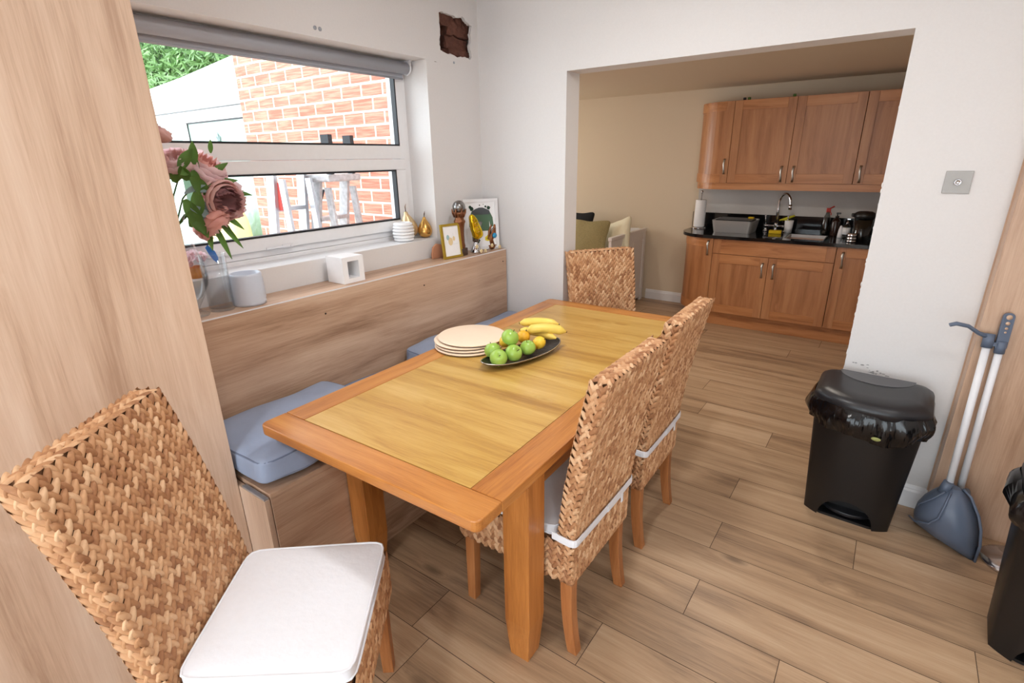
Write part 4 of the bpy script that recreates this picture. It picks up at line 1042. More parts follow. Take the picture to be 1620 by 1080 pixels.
# yellow tub and shrub below
t = thing('yellow_water_butt', 'blurred yellow plastic tub standing outside, seen behind the peonies', 'tub', (-6.05, 2.95, -.15))
bm = NB(); superbox(bm, .36, .14, .68, 4, 8, (0, 0, .68)); obj('tub', bm, 'ytub', t, smooth=True)
def leafcloud(name, n, fnp, size, mat, seed):
    rs = np.random.RandomState(seed); vs, fs = [], []
    for i in range(n):
        c = np.array(fnp(rs)); d = rs.normal(size=3); d[2] -= .4; d /= np.linalg.norm(d); s = np.cross(d, rs.normal(size=3)); s /= np.linalg.norm(s); nn = np.cross(d, s)
        L = size*rs.uniform(.7, 1.2); W = L*.32; k = len(vs)
        vs += [tuple(c), tuple(c+d*L*.4+s*W*.5+nn*W*.2), tuple(c+d*L*.45), tuple(c+d*L*.4-s*W*.5+nn*W*.2), tuple(c+d*L)]
        fs += [(k, k+1, k+2), (k, k+2, k+3), (k+2, k+1, k+4), (k+2, k+4, k+3)]
    return (vs, fs)
hd = thing('laurel_hedge', 'tall leafy laurel hedge above the white conservatory roof', 'hedge', (0, 0, 0))
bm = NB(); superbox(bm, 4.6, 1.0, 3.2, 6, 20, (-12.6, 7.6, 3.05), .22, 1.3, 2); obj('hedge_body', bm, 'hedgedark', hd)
hf = obj('foliage', leafcloud('h', 20000, lambda rs: (rs.uniform(-17, -8.2), 6.55+rs.uniform(-.35, .25), rs.uniform(1.8, 6.3)), .24, 'hedge', 5), 'hedge', hd, smooth=False); hf['kind'] = 'stuff'
# ladders
def stepladder(name, label, loc, rz, mat, H, W, capc, steps=6, spread=.55):
    t = thing(name, label, 'ladder', loc, rz)
    for s in (-1, 1):
        bm = NB(); prism(bm, [(-.03, 0), (.03, 0), (.03, .01), (-.03, .01)], 'X', 0, .001); bm.clear()
        def rail(x0, y0, x1, y1, w, d):
            a = Vector((x0, y0, 0)); b = Vector((x1, y1, H)); r = [bm.verts.new(a+Vector((i, j, 0))) for i, j in ((-w, -d), (w, -d), (w, d), (-w, d))]; q = [bm.verts.new(b+Vector((i, j, 0))) for i, j in ((-w, -d), (w, -d), (w, d), (-w, d))]
            for k in range(4): bm.faces.new((r[k], r[(k+1) % 4], q[(k+1) % 4], q[k]))
            bm.faces.new(r[::-1]); bm.faces.new(q)
        rail(s*(W/2+.02), -spread*.6, s*W/2, -.02, .012, .034); obj('front_rail', bm, mat, t)
        bm = NB()
        def rail2():
            a = Vector((s*(W/2+.005), spread*.4, 0)); b = Vector((s*(W/2-.012), .05, H-.04))
            r = [bm.verts.new(a+Vector((i, j, 0))) for i, j in ((-.01, -.022), (.01, -.022), (.01, .022), (-.01, .022))]; q = [bm.verts.new(b+Vector((i, j, 0))) for i, j in ((-.01, -.022), (.01, -.022), (.01, .022), (-.01, .022))]
            for k in range(4): bm.faces.new((r[k], r[(k+1) % 4], q[(k+1) % 4], q[k]))
            bm.faces.new(r[::-1]); bm.faces.new(q)
        rail2(); obj('rear_rail', bm, mat, t)
    for k in range(steps):
        z = H*(k+1)/(steps+1); u = z/H; yy = -spread*.6*(1-u)-.02*u; w = W/2+.02*(1-u)
        obj('step', B(-w, w, yy-.04, yy+.04, z-.012, z+.012), mat, t)
    return t
lad = stepladder('step_ladder', 'white step ladder outside, left one of the two seen through the lower window', (-3.02, 1.90, -.15), -1.45, 'alu', 1.72, .22, None, 7, .42)
bm = NB(); box(bm, -.12, .12, -.05, .05, 1.715, 1.745, .006); obj('top_cap', bm, 'alu', lad)
bm = NB(); box(bm, .07, .10, -.02, .02, 1.50, 1.66); obj('red_hinge', bm, 'red', lad)
lad2 = stepladder('step_ladder', 'paint-splattered aluminium step ladder with wide top outside the lower window', (-2.99, 2.19, -.15), -1.35, 'splash', 1.66, .26, None, 6, .5)
bm = NB(); box(bm, -.155, .155, -.09, .10, 1.655, 1.70, .01); obj('top_platform', bm, 'splash', lad2)
bm = NB(); box(bm, -.10, -.075, .06, .10, 1.70, 1.90); box(bm, .10, .125, .06, .10, 1.70, 1.90); box(bm, -.105, -.07, .05, .11, 1.88, 1.93); box(bm, .095, .13, .05, .11, 1.88, 1.93); u = obj('grab_post', bm, 'gasket', lad2); u['label'] = 'black ends of the ladder posts'
bm = NB(); tube(bm, [(-.02, -.11, 1.60), (.03, -.12, 1.50), (.04, -.12, 1.44)], [.008, .012, .010], 8); u = obj('locking_lever', bm, 'gasket', lad2); u['label'] = 'black locking lever'
bm = NB(); box(bm, .05, .08, -.12, -.10, 1.32, 1.42); obj('red_tab', bm, 'red', lad2)

# ------------------------------------------------------------------ kitchen
def slab(bm, x0, x1, y0, y1, z0, z1, mi=0): box(bm, x0, x1, y0, y1, z0, z1, .0012, mi, 1)
def door(parent, x0, x1, z0, z1, y, hx=None, hz=None, st=.072):
    g = .0018; x0 += g; x1 -= g; z0 += g; z1 -= g; rl = .085
    bm = NB()
    slab(bm, x0, x0+st, y, y+.02, z0, z1); slab(bm, x1-st, x1, y, y+.02, z0, z1)
    slab(bm, x0+st, x1-st, y, y+.02, z1-rl, z1, 1); slab(bm, x0+st, x1-st, y, y+.02, z0, z0+rl, 1)
    box(bm, x0+st-.004, x1-st+.004, y+.008, y+.016, z0+rl-.004, z1-rl+.004)
    d = obj('door', bm, ['kwood', 'kwoodx'], parent)
    if hx is not None: bow(d, hx, y, hz)
    return d
def bow(parent, x, y, z, L=.145, rot=0):
    bm = NB(); rows = []
    for i in range(13):
        s = i/12; zz = z-L/2+L*s; yo = y-.001-.026*math.sin(PI*s)**.6; w = .0065+.004*abs(2*s-1)**1.5; xx = x+.003*math.sin(2*PI*s)
        rows.append([bm.verts.new((xx-w, yo-.003, zz)), bm.verts.new((xx+w, yo-.003, zz)), bm.verts.new((xx+w, yo+.002, zz)), bm.verts.new((xx-w, yo+.002, zz))])
    for a, b in zip(rows, rows[1:]):
        for k in range(4): bm.faces.new((a[k], a[(k+1) % 4], b[(k+1) % 4], b[k]))
    bm.faces.new(rows[0]); bm.faces.new(rows[-1]); bmesh.ops.recalc_face_normals(bm, faces=bm.faces)
    return obj('handle', bm, 'handle', parent, smooth=True)
UY, UB, UT = 5.58, 1.367, 2.110; LY, LB, LT = 5.27, .137, .866
def curved_unit(name, label, xr, yf, yb, z0, z1, rx, hx, hz, plinth=False):
    """end unit whose door curves back to the wall side"""
    t = thing(name, label, 'cabinet', (xr, yf, z0)); H = z1-z0; ry = .30
    n = 14
    def outline(off, a0=0., a1=1.):
        pts = [(0-.0, 0+off)]
        for i in range(n+1):
            a = PI/2*(a0+(a1-a0)*i/n); pts.append((-(rx-ry*1.0)-(ry-off)*math.sin(a) if rx > ry else -(rx-off)*math.sin(a), ry-(ry-off)*math.cos(a)))
        return pts
    po = outline(0); pi_ = outline(.02)
    def curvedstrip(bm, za, zb, offo, offi, mi, i0=0, i1=None):
        a = outline(offo); b = outline(offi); i1 = len(a)-1 if i1 is None else i1
        for i in range(1, i1):
            v = [bm.verts.new((p[0], p[1], z)) for z in (za, zb) for p in (a[i], a[i+1], b[i+1], b[i])]
            for q in ((0, 1, 5, 4), (3, 7, 6, 2), (0, 3, 2, 1), (4, 5, 6, 7), (0, 4, 7, 3), (1, 2, 6, 5)):
                f = bm.faces.new([v[k] for k in q]); f.material_index = mi; f.smooth = False
        return bm
    bm = NB(); g = .0018
    curvedstrip(bm, g, .085, 0, .02, 1); curvedstrip(bm, H-.085, H-g, 0, .02, 1)
    curvedstrip(bm, .085, H-.085, .007, .018, 0)
    slab(bm, -(rx-ry), -g, 0, .02, g, H-g)
    bmesh.ops.recalc_face_normals(bm, faces=bm.faces)
    d = obj('curved_door', bm, ['kwood', 'kwoodx'], t); bow(d, hx, -.0, hz)
    bm = NB(); q = outline(.022)
    prism(bm, [(0, .024)]+q[1:]+[(q[-1][0], yb-yf), (0, yb-yf)], 'Z', 0, H); obj('carcass', bm, 'kwood', t)
    return t
curved_unit('wall_cabinet', 'oak wall cabinet with curved door at the left end of the upper row', -1.395, UY, YK-.005, UB, UT, .37, -.036, .155)
t = thing('wall_cabinet', 'oak double wall cabinet with two panelled doors above the sink', 'cabinet', (0, 0, 0))
obj('carcass', B(-1.3935, -.3415, UY+.022, YK-.005, UB+.001, UT, .001), 'kwood', t)
door(t, -1.395, -.866, UB, UT, UY, -.915, UB+.085+.0); door(t, -.866, -.340, UB, UT, UY, -.815, UB+.085)
t = thing('wall_cabinet', 'oak wall cabinet at the right of the upper row, cut off by the opening', 'cabinet', (0, 0, 0))
obj('carcass', B(-.3385, .699, UY+.022, YK-.005, UB+.001, UT, .001), 'kwood', t)
door(t, -.338, .180, UB, UT, UY, -.295, UB+.085); door(t, .182, .70, UB, UT, UY, .65, UB+.085)
bm = NB(); q = [(-(.37-.30)-.30*math.sin(PI/2*i/12), .30-.30*math.cos(PI/2*i/12)) for i in range(13)]
prism(bm, [(.70, UY+.012), (.70, UY+.034), (-1.41, UY+.034)]+[(-1.395+p[0]*.93, UY+.012+p[1]*.93+.02) for p in q][1:]+[(-1.395+p[0]*.96, UY+.012+p[1]*.96) for p in q][::-1], 'Z', 1.305, UB)
tag(obj('light_pelmet', bm, 'kwoodx'), 'oak pelmet strip running under the row of wall cabinets', 'pelmet')
# base units
curved_unit('base_cabinet', 'oak base cabinet with curved door at the left end of the worktop', -1.372, LY, YK-.005, LB, LT, .345, -.045, .635)
t = thing('base_cabinet', 'oak sink base cabinet with long drawer front and two doors', 'cabinet', (0, 0, 0))
obj('carcass', B(-1.3715, -.3415, LY+.022, YK-.005, LB, LT-.001, .001), 'kwood', t)
g = .002; bm = NB(); slab(bm, -1.372+g, -1.30, LY, LY+.02, .726, LT-g); slab(bm, -.412, -.340-g, LY, LY+.02, .726, LT-g); slab(bm, -1.30, -.412, LY+.0006, LY+.02, .726, LT-g, 1); obj('drawer_front', bm, ['kwood', 'kwoodx'], t)
door(t, -1.372, -.862, LB, .723, LY, -.905, .60); door(t, -.862, -.340, LB, .723, LY, -.810, .60)
t = thing('base_cabinet', 'oak base cabinet right of the sink, partly hidden by the white wall', 'cabinet', (0, 0, 0))
obj('carcass', B(-.3385, .899, LY+.022, YK-.005, LB, LT-.001, .001), 'kwood', t)
door(t, -.338, .26, LB, LT, LY, -.285, .755); door(t, .262, .90, LB, LT, LY, .85, .755)
bm = NB(); q = [(-1.40-.28*math.sin(PI/2*i/12), LY+.05+.28-.28*math.cos(PI/2*i/12)) for i in range(13)]
prism(bm, [(.90, LY+.05)]+q+[(-1.68, YK-.02), (.90, YK-.02)], 'Z', 0, LB-.001); tag(obj('plinth', bm, 'kwoodx'), 'oak plinth board along the foot of the kitchen base cabinets', 'plinth')
# worktop
WT0, WT1 = .868, .898
t = thing('worktop', 'black polished granite worktop with rounded left end', 'worktop', (0, 0, 0))
q = [(-1.44-.31*math.sin(PI/2*i/16), LY-.025+.31-.31*math.cos(PI/2*i/16)) for i in range(17)]
SX0, SX1, SY0, SY1 = -.78, -.46, 5.36, 5.74
bm = NB()
prism(bm, [(SX0, LY-.025)]+q+[(-1.75, YK-.006), (SX0, YK-.006)], 'Z', WT0, WT1); prism(bm, [(SX0, LY-.025), (SX0, SY0), (SX1, SY0), (SX1, LY-.025)], 'Z', WT0, WT1); prism(bm, [(SX0, SY1), (SX0, YK-.006), (SX1, YK-.006), (SX1, SY1)], 'Z', WT0, WT1); prism(bm, [(SX1, LY-.025), (SX1, YK-.006), (.90, YK-.006), (.90, LY-.025)], 'Z', WT0, WT1)
obj('worktop_slab', bm, 'granite', t)
obj('upstand', B(-1.74, .90, YK-.024, YK-.005, WT1, 1.045, .001), 'granite', t)
t = thing('kitchen_sink', 'undermounted stainless steel sink bowl set into the black worktop', 'sink', (0, 0, 0))
bm = NB()
for a in ((SX0+.001, SX1-.001, SY0+.001, SY0+.012, .72, WT1-.004), (SX0+.001, SX1-.001, SY1-.012, SY1-.001, .72, WT1-.004), (SX0+.001, SX0+.012, SY0, SY1, .72, WT1-.004), (SX1-.012, SX1-.001, SY0, SY1, .72, WT1-.004), (SX0+.001, SX1-.001, SY0, SY1, .715, .725)): box(bm, *a)
obj('bowl', bm, 'steel', t)
W1 = WT1+.0005
# paper towel
t = thing('paper_towel_holder', 'white kitchen roll on an upright chrome holder at the worktop end', 'kitchen roll', (-1.665, 5.74, W1))
obj('base', lathe(NB(), [(0, 0), (.075, 0), (.075, .008), (.01, .012), (.006, .02), (.006, .36), (.013, .365), (.013, .378), (0, .385)], 28), 'chrome', t); obj('paper_roll', lathe(NB(), [(.015, .016), (.052, .016), (.055, .022), (.055, .285), (.052, .290), (.015, .290)], 32), 'paper', t)
bm = NB(); tube(bm, [(-.07, 0, .008), (-.07, 0, .16), (-.066, 0, .17)], .003, 6); obj('side_bar', bm, 'gasket', t)
# washing-up tray
t = thing('dish_drainer', 'stainless steel dish tray with black rack left of the tap', 'dish drainer', (-1.275, 5.64, W1))
bm = NB(); prism(bm, rrect(-.185, .185, -.15, .15, .03), 'Z', 0, .006); prism(bm, rrect(-.195, .195, -.16, .16, .03), 'Z', .115, .12); bm.clear()
o_ = rrect(-.175, .175, -.145, .145, .03); oo = rrect(-.195, .195, -.165, .165, .035); ii = rrect(-.187, .187, -.157, .157, .03); n = len(o_)
r0 = [bm.verts.new((x, y, 0)) for x, y in o_]; r1 = [bm.verts.new((x, y, .118)) for x, y in oo]; r2_ = [bm.verts.new((x, y, .118)) for x, y in ii]; r3 = [bm.verts.new((x*.92, y*.92, .006)) for x, y in o_]
for a, b in ((r0, r1), (r1, r2_), (r2_, r3)):
    for i in range(n): bm.faces.new((a[i], a[(i+1) % n], b[(i+1) % n], b[i]))
bm.faces.new(r0[::-1]); bm.faces.new(r3); bmesh.ops.recalc_face_normals(bm, faces=bm.faces); obj('steel_tray', bm, 'steel', t)
bm = NB(); prism(bm, rrect(-.165, .165, -.135, .135, .02), 'Z', .05, .125); bm2 = None; obj('black_rack', bm, 'blackp', t)
bm = NB(); box(bm, .10, .15, .06, .10, .125, .14, .003); obj('yellow_clip', bm, 'yellow', t)
# tap
t = thing('kitchen_tap', 'chrome swan-neck bridge tap over the sink', 'tap', (-.930, 5.80, W1))
bm = NB(); d = Vector((.17, -.16, 0)).normalized(); pts = [Vector((0, 0, .03)), Vector((0, 0, .22))]
for i in range(1, 13):
    a = PI*i/12*1.03; pts.append(Vector((0, 0, .27))+d*(.082*(1-math.cos(a)))+Vector((0, 0, .098*math.sin(a))))
pts.append(pts[-1]+Vector((0, 0, -.02))); tube(bm, pts, [.013]*2+[.011]*12+[.0125], 14); obj('spout', bm, 'chrome', t)
bm = NB(); tube(bm, [pts[-1]+Vector((0, 0, .035)), pts[-1]+Vector((0, 0, -.014))], .0145, 14); obj('nozzle', bm, 'chrome', t)
bm = NB(); tube(bm, [(-.09, 0, .055), (.09, 0, .055)], .011, 12); lathe(bm, [(0, 0), (.024, 0), (.022, .01), (.014, .02), (.014, .05), (.018, .06), (.018, .07), (.012, .09), (0, .09)], 20)
for s in (-1, 1): lathe(bm, [(0, 0), (.022, 0), (.02, .01), (.012, .02), (.012, .045), (.019, .05), (.019, .065), (0, .07)], 20, s*.09)
obj('bridge_body', bm, 'chrome', t)
for s in (-1, 1):
    bm = NB(); tube(bm, [(s*.09, 0, .065), (s*.10, -.005, .12), (s*.102, -.006, .145)], [.006, .004, .004], 8); sphere(bm, (s*.102, -.006, .150), .009, 12); obj('lever', bm, 'chrome', t)
bm = NB(); box(bm, -.055, .055, -.035, .035, 0, .030, .004); t = obj('yellow_sponge', bm, 'yellow', loc=(-.905, 5.665, W1), rot=(0, 0, .1)); tag(t, 'yellow sponge in front of the chrome tap', 'sponge')
t = obj('utensil_beaker', lathe(NB(), [(0, 0), (.034, 0), (.040, .115), (.037, .115), (.031, .006), (0, .006)], 24), 'whitecer', loc=(-.815, 5.80, W1)); tag(t, 'white beaker right of the tap', 'beaker')
t = thing('washing_up_brush', 'yellow-green washing-up brush leaning above the white beaker', 'brush', (-.815, 5.80, W1+.115))
bm = NB(); tube(bm, [(.0, 0, -.05), (-.0, .0, -.0), (-.02, .0, .005), (-.09, .01, -.002)], [.004, .005, .005, .005], 6); tube(bm, [(-.09, .01, -.004), (-.03, .005, .018), (.04, .0, .048)], [.007, .011, .009], 8); obj('brush_handle', bm, plain('lime_plastic', (204, 198, 40), .5), t)
# bottles
t = thing('spray_bottle', 'clear spray bottle with red trigger by the black upstand', 'bottle', (-.500, 5.80, W1), .2)
obj('bottle', lathe(NB(), [(0, 0), (.036, 0), (.038, .01), (.040, .08), (.034, .14), (.018, .19), (.014, .215), (0, .215)], 24), 'smoke', t)
obj('liquid', lathe(NB(), [(0, .004), (.034, .004), (.037, .05), (0, .05)], 24), plain('dark_liquid', (30, 32, 34), .2), t)
bm = NB(); box(bm, -.016, .020, -.011, .011, .205, .245, .004); tube(bm, [(.0, 0, .235), (.045, 0, .262)], .006, 8); tube(bm, [(.014, 0, .215), (.028, 0, .195), (.026, 0, .18)], .0045, 6); obj('trigger_head', bm, 'red', t)
t = thing('brown_pump_bottle', 'dark brown pump bottle between the spray bottle and the white bottles', 'bottle', (-.415, 5.74, W1))
obj('bottle', lathe(NB(), [(0, 0), (.036, 0), (.038, .006), (.038, .13), (.028, .15), (.014, .158), (.014, .17), (0, .17)], 24), 'amber', t)
bm = NB(); lathe(bm, [(0, .168), (.016, .168), (.016, .182), (.005, .184), (.005, .20), (0, .20)], 16); box(bm, -.010, .026, -.008, .008, .198, .212, .003); obj('pump', bm, 'blackp', t)
t = thing('white_soap_bottle', 'slim white bottle leaning left of the lotion bottle on the worktop', 'bottle', (-.362, 5.64, W1))
obj('bottle', lathe(NB(), [(0, 0), (.020, 0), (.021, .01), (.017, .07), (.008, .105), (0, .11)], 20), 'whitep', t)
t = thing('lotion_bottle', 'small clear pump bottle with pale label left of the jug', 'bottle', (-.318, 5.63, W1))
obj('bottle', lathe(NB(), [(0, 0), (.028, 0), (.029, .006), (.029, .105), (.018, .12), (.010, .125), (0, .125)], 24), 'smoke', t)
obj('paper_label', lathe(NB(), [(.0295, .035), (.0298, .035), (.0298, .095), (.0295, .095)], 24), 'paper', t)
bm = NB(); lathe(bm, [(0, .125), (.011, .125), (.011, .14), (.004, .142), (.004, .165), (0, .165)], 14); box(bm, -.008, .020, -.006, .006, .163, .174, .002); obj('pump', bm, 'chrome', t)
t = thing('water_filter_jug', 'large clear water jug with black lid on the worktop at the right', 'jug', (-.195, 5.50, W1), .3)
obj('jug_body', lathe(NB(), [(0, 0), (.062, 0), (.066, .01), (.074, .20), (.071, .20), (.063, .012), (0, .012)], 30), 'smoke', t)
bm = NB(); lathe(bm, [(0, .198), (.079, .198), (.080, .215), (.074, .240), (.05, .252), (0, .254)], 30); box(bm, -.098, -.06, -.022, .022, .205, .235, .005); obj('lid', bm, 'blackp', t)
bm = NB(); tube(bm, [(.072, 0, .20), (.11, 0, .19), (.118, 0, .12), (.10, 0, .05), (.066, 0, .04)], .009, 8); obj('handle', bm, 'blackp', t)
t = thing('steel_canister', 'small ribbed shiny metal canister in front of the jug', 'canister', (-.255, 5.385, W1))
obj('canister_body', lathe(NB(), [(0, 0), (.036, 0), (.038, .012), (.034, .015), (.034, .02), (.038, .024), (.038, .038), (.034, .042), (.034, .046), (.038, .05), (.036, .075), (0, .076)], 26), 'chrome', t)
# bits on top of the wall cabinets
for x, lab, m_ in ((-1.325, 'small black knob on top of the cabinets at the left', 'blackp'), (-1.285, 'small green clip on the cabinet top next to the black knob', 'leafg'), (-.905, 'small green clip on the cabinet top between the two doors', 'leafg')):
    o = obj('decoration_clip', B(-.012, .012, -.012, .012, 0, .022, .004), m_, loc=(x, 5.62, UT+.0005)); tag(o, lab, 'clip')
# day bed with cushions
t = thing('day_bed', 'white painted panelled day bed against the kitchen wall', 'day bed', (-2.30, 5.41, 0))
bm = NB(); h = .845
box(bm, -.030, 0, -.46, -.40, 0, h-.035, .003); box(bm, -.030, 0, .41, .47, 0, h-.035, .003); box(bm, -.036, .008, -.468, .478, h-.034, h+.001, .004); box(bm, -.028, -.002, -.40, .41, h-.12, h-.035, .002); box(bm, -.028, -.002, -.40, .41, .04, .14, .002)
box(bm, -.020, -.010, -.40, .41, .14, h-.12); box(bm, -.010, -.006, -.13, -.12, .14, h-.12); box(bm, -.010, -.006, .13, .14, .14, h-.12)
obj('end_panel', bm, 'bedwhite', t)
obj('front_board', B(-1.95, -.035, -.455, -.435, .06, .36, .003), 'bedwhite', t); obj('back_board', B(-1.95, -.035, .44, .465, .06, .84, .003), 'bedwhite', t); obj('far_end_panel', B(-1.98, -1.95, -.46, .47, 0, h, .003), 'bedwhite', t)
bm = NB(); superbox(bm, .955, .44, .10, 8, 14, (-.995, 0, .42)); obj('mattress', bm, 'bedwhite', t, smooth=True)
def pillow(label, mat, loc, rot, s, seed, th=.07):
    def fn(v, q):
        r = max(abs(q[0]), abs(q[1])); e = (1-min(1, abs(q[0]))**2.2)*(1-min(1, abs(q[1]))**2.2)
        pin = 1-.10*(abs(q[0])**2*(1-abs(q[1])**2)+abs(q[1])**2*(1-abs(q[0])**2))
        return Vector((v.x*pin, v.y*pin, v.z*(.10+.90*e**.5)))
    bm = NB(); superbox(bm, s, s, th, 14, 20, (0, 0, 0), .008, 8, seed, fn); o = obj('scatter_cushion', bm, mat, smooth=True, loc=loc, rot=rot); return tag(o, label, 'cushion')
pillow('olive textured scatter cushion leaning on the day bed', 'olive', (-2.70, 5.20, .76), (1.25, 0, .05), .235, 3, .085)
pillow('cream scatter cushion leaning on the day bed end panel', 'creamfab', (-2.43, 5.36, .79), (1.20, -.32, -.35), .20, 7, .07)
pillow('black cushion just showing behind the edge of the opening', 'darkfab', (-3.10, 5.62, .79), (1.35, 0, .0), .24, 9)

# ------------------------------------------------------------------ right-hand side
bm = NB(); box(bm, -.0435, .0435, -.006, 0, -.0435, .0435, .0012)
t = thing('dimmer_switch', 'square brushed steel wall plate with round knob on the white wall', 'switch', (.189, YB-.0005, 1.505)); obj('plate', bm, plain('satin_nickel_plate', (158, 154, 150), .45, .35), t)
obj('knob', lathe(NB(), [(0, 0), (.013, 0), (.012, .012), (.009, .014), (.008, .011), (0, .011)], 24, mat=Matrix.Translation((0, -.006, 0))@Matrix.Rotation(PI/2, 4, 'X')), 'chrome', t)
def pedal_bin(name, label, loc, rz, green=True, seed=3):
    t = thing(name, label, 'bin', loc, rz)
    # outline: flat back, bowed front; half widths w, front depth a, back depth b
    def outl(w, a, b, n=10):
        pts = [(w*.93, b)]; pts = []
        r = .045
        pts += arc(w-r, b-r, r, 0, PI/2, 4); pts += arc(-w+r, b-r, r, PI/2, PI, 4)
        for i in range(0, 2*n+1):      # bowed front from left to right
            s = -1+i/n; x = w*s; y = -a*(1-.42*abs(s)**2.6); pts.append((x*(1-.02*abs(s)), y))
        return pts
    bm = NB(); rings = []
    def sec(z): k = z/.575; return outl(.172+.034*k, .132+.062*k, .118+.020*k, 20)
    lv = [0, .05, .1, .2, .35, .6, .85, 1.]
    for u in lv:
        ring_ = []
        for i in range(len(sec(0))):
            x0, y0 = sec(0)[i]; zl = .125*math.sqrt(max(0, 1-(x0/.108)**2)) if (y0 < 0 and abs(x0) < .108) else 0
            z = zl+(.575-zl)*u; x, y = sec(z)[i]
            if u == 0 and zl == 0: z = 0
            ring_.append(bm.verts.new((x, y, z)))
        rings.append(ring_)
    for a, b in zip(rings, rings[1:]):
        for i in range(len(a)):
            f = bm.faces.new((a[i], a[(i+1) % len(a)], b[(i+1) % len(a)], b[i])); f.smooth = True
    bm.faces.new(rings[-1]); bmesh.ops.recalc_face_normals(bm, faces=bm.faces)
    obj('bin_body', bm, 'blackp', t)
    bm = NB(); prism(bm, [(x*.96, max(y, -.118)*.9) for x, y in sec(0)], 'Z', .0, .012); box(bm, -.12, .12, -.045, -.035, .012, .16); obj('inner_base', bm, 'blackp', t)
    bm = NB(); prism(bm, [(x_, y_*.72) for x_, y_ in arc(0, -.045, .095, PI, 2*PI, 14)], 'Z', .020, .038); bevel_all(bm, .004, 2, .6); p = obj('foot_pedal', bm, 'blacklid', t)
    # bin liner
    rs = random.Random(seed); bm = NB(); rings = []
    base = sec(.56); m_ = len(base); sub = 3; path = []
    for i in range(m_):
        a = base[i]; b = base[(i+1) % m_]
        for k in range(sub): path.append((a[0]+(b[0]-a[0])*k/sub, a[1]+(b[1]-a[1])*k/sub))
    N3 = len(path)
    for lz in range(9):
        s = lz/8; ring = []
        for i, (x, y) in enumerate(path):
            an = math.atan2(y, x); h = noise.noise(Vector((math.cos(an)*3, math.sin(an)*3, seed+s*1.2))); h2 = noise.noise(Vector((math.cos(an)*9, math.sin(an)*9, seed+s*3.)))
            h3 = noise.noise(Vector((math.cos(an)*26, math.sin(an)*26, seed+s*7.))); bul = .014+.018*math.sin(PI*s)+.014*h+.012*h2*s+.007*h3*s; d = math.hypot(x, y); k = 1+(bul)/d
            if abs(x) > .17: k += .10*math.sin(PI*min(1, s*1.1))*max(0, h+.35)
            z = .600-s*(.108+.035*noise.noise(Vector((math.cos(an)*1.6, math.sin(an)*1.6, seed))))
            ring.append(bm.verts.new((x*k, y*k, z)))
        rings.append(ring)
    for a, b in zip(rings, rings[1:]):
        for i in range(N3):
            f = bm.faces.new((a[i], a[(i+1) % N3], b[(i+1) % N3], b[i])); f.smooth = (i % 4 != 0)
    lo = obj('bin_liner', bm, 'bag', t); lo['label'] = 'shiny black bin liner folded over the rim'
    if green: obj('torn_hole', lathe(NB(), [(0, 0), (.017, 0), (.016, .001), (0, .001)], 14, mat=Matrix.Translation((.045, -.229, .506))@Matrix.Rotation(PI/2, 4, 'X')@Matrix.Scale(.5, 4, (0, 1, 0))), plain('olive_plastic', (150, 154, 90), .6), lo)
    # lid
    bm = NB(); L = []
    for z, k, dy in ((.588, 1.0, 0), (.590, 1.045, 0), (.618, 1.05, 0), (.632, 1.02, 0), (.645, .93, 0), (.653, .80, 0), (.655, .60, 0)):
        L.append([bm.verts.new((x*k, y*k, z+.006*(y/.2))) for x, y in outl(.206, .200, .140)])
    for a, b in zip(L, L[1:]):
        for i in range(len(a)): f = bm.faces.new((a[i], a[(i+1) % len(a)], b[(i+1) % len(a)], b[i])); f.smooth = True
    bm.faces.new(L[0][::-1]); bm.faces.new(L[-1]); bmesh.ops.recalc_face_normals(bm, faces=bm.faces)
    lid = obj('lid', bm, 'blacklid', t)
    bm = NB(); prism(bm, [(x, .118-y) for x, y in arc(0, 0, .125, 0, PI, 16)], 'Z', .6555, .6575)
    for v in bm.verts: v.co.x *= 1.15; v.co.y = .118-(.118-v.co.y)*.95; v.co.z += .004*(v.co.y/.2)
    obj('lid_panel', bm, 'greylid', lid)
    return t
pedal_bin('pedal_bin', 'black pedal bin with closed lid standing against the white wall', (.072, 2.632, 0), -.03)
pedal_bin('pedal_bin', 'second black bin cut off by the right edge of the picture, liner corner sticking out', (.715, 2.115, 0), -.10, False, 8)
# dustpan and brush on long poles
t = thing('long_handled_dustpan', 'grey-blue dustpan with a long white pole and curved handle, leaning on the oak board', 'dustpan', (.405, 2.585, 0), math.atan2(-.175, .20))
def hood(bm, off=0.):
    rows = []
    spec = [(0.0, .135, .012, .0), (.03, .135, .050, .0), (.08, .130, .085, .0), (.14, .118, .098, .0), (.19, .098, .094, .0), (.235, .070, .078, .0), (.262, .040, .055, .0), (.275, .022, .038, 0)]
    for z, w, d, _ in spec:
        ring = []
        for i in range(17):
            s = -1+i/8; x = w*s; y = -d*(1-abs(s)**3.2)**.55 if abs(s) < 1 else 0
            if abs(s) < .55 and .02 < z < .25: y -= .006*math.cos(s/.55*PI/2)
            ring.append((x, y+.05, z))
        rows.append(ring)
    vv = [[bm.verts.new((x*(1-off), y-(y-.05)*off, z)) for x, y, z in r] for r in rows]
    for a, b in zip(vv, vv[1:]):
        for i in range(16): f = bm.faces.new((a[i], a[i+1], b[i+1], b[i])); f.smooth = True
    for r in (vv[0], vv[-1]): bm.faces.new(r)
    bk = [[r[0], r[-1]] for r in vv]
    for a, b in zip(bk, bk[1:]): bm.faces.new((a[0], a[1], b[1], b[0]))
    bmesh.ops.recalc_face_normals(bm, faces=bm.faces)
bm = NB(); hood(bm); pan = obj('pan', bm, 'greyblue', t)
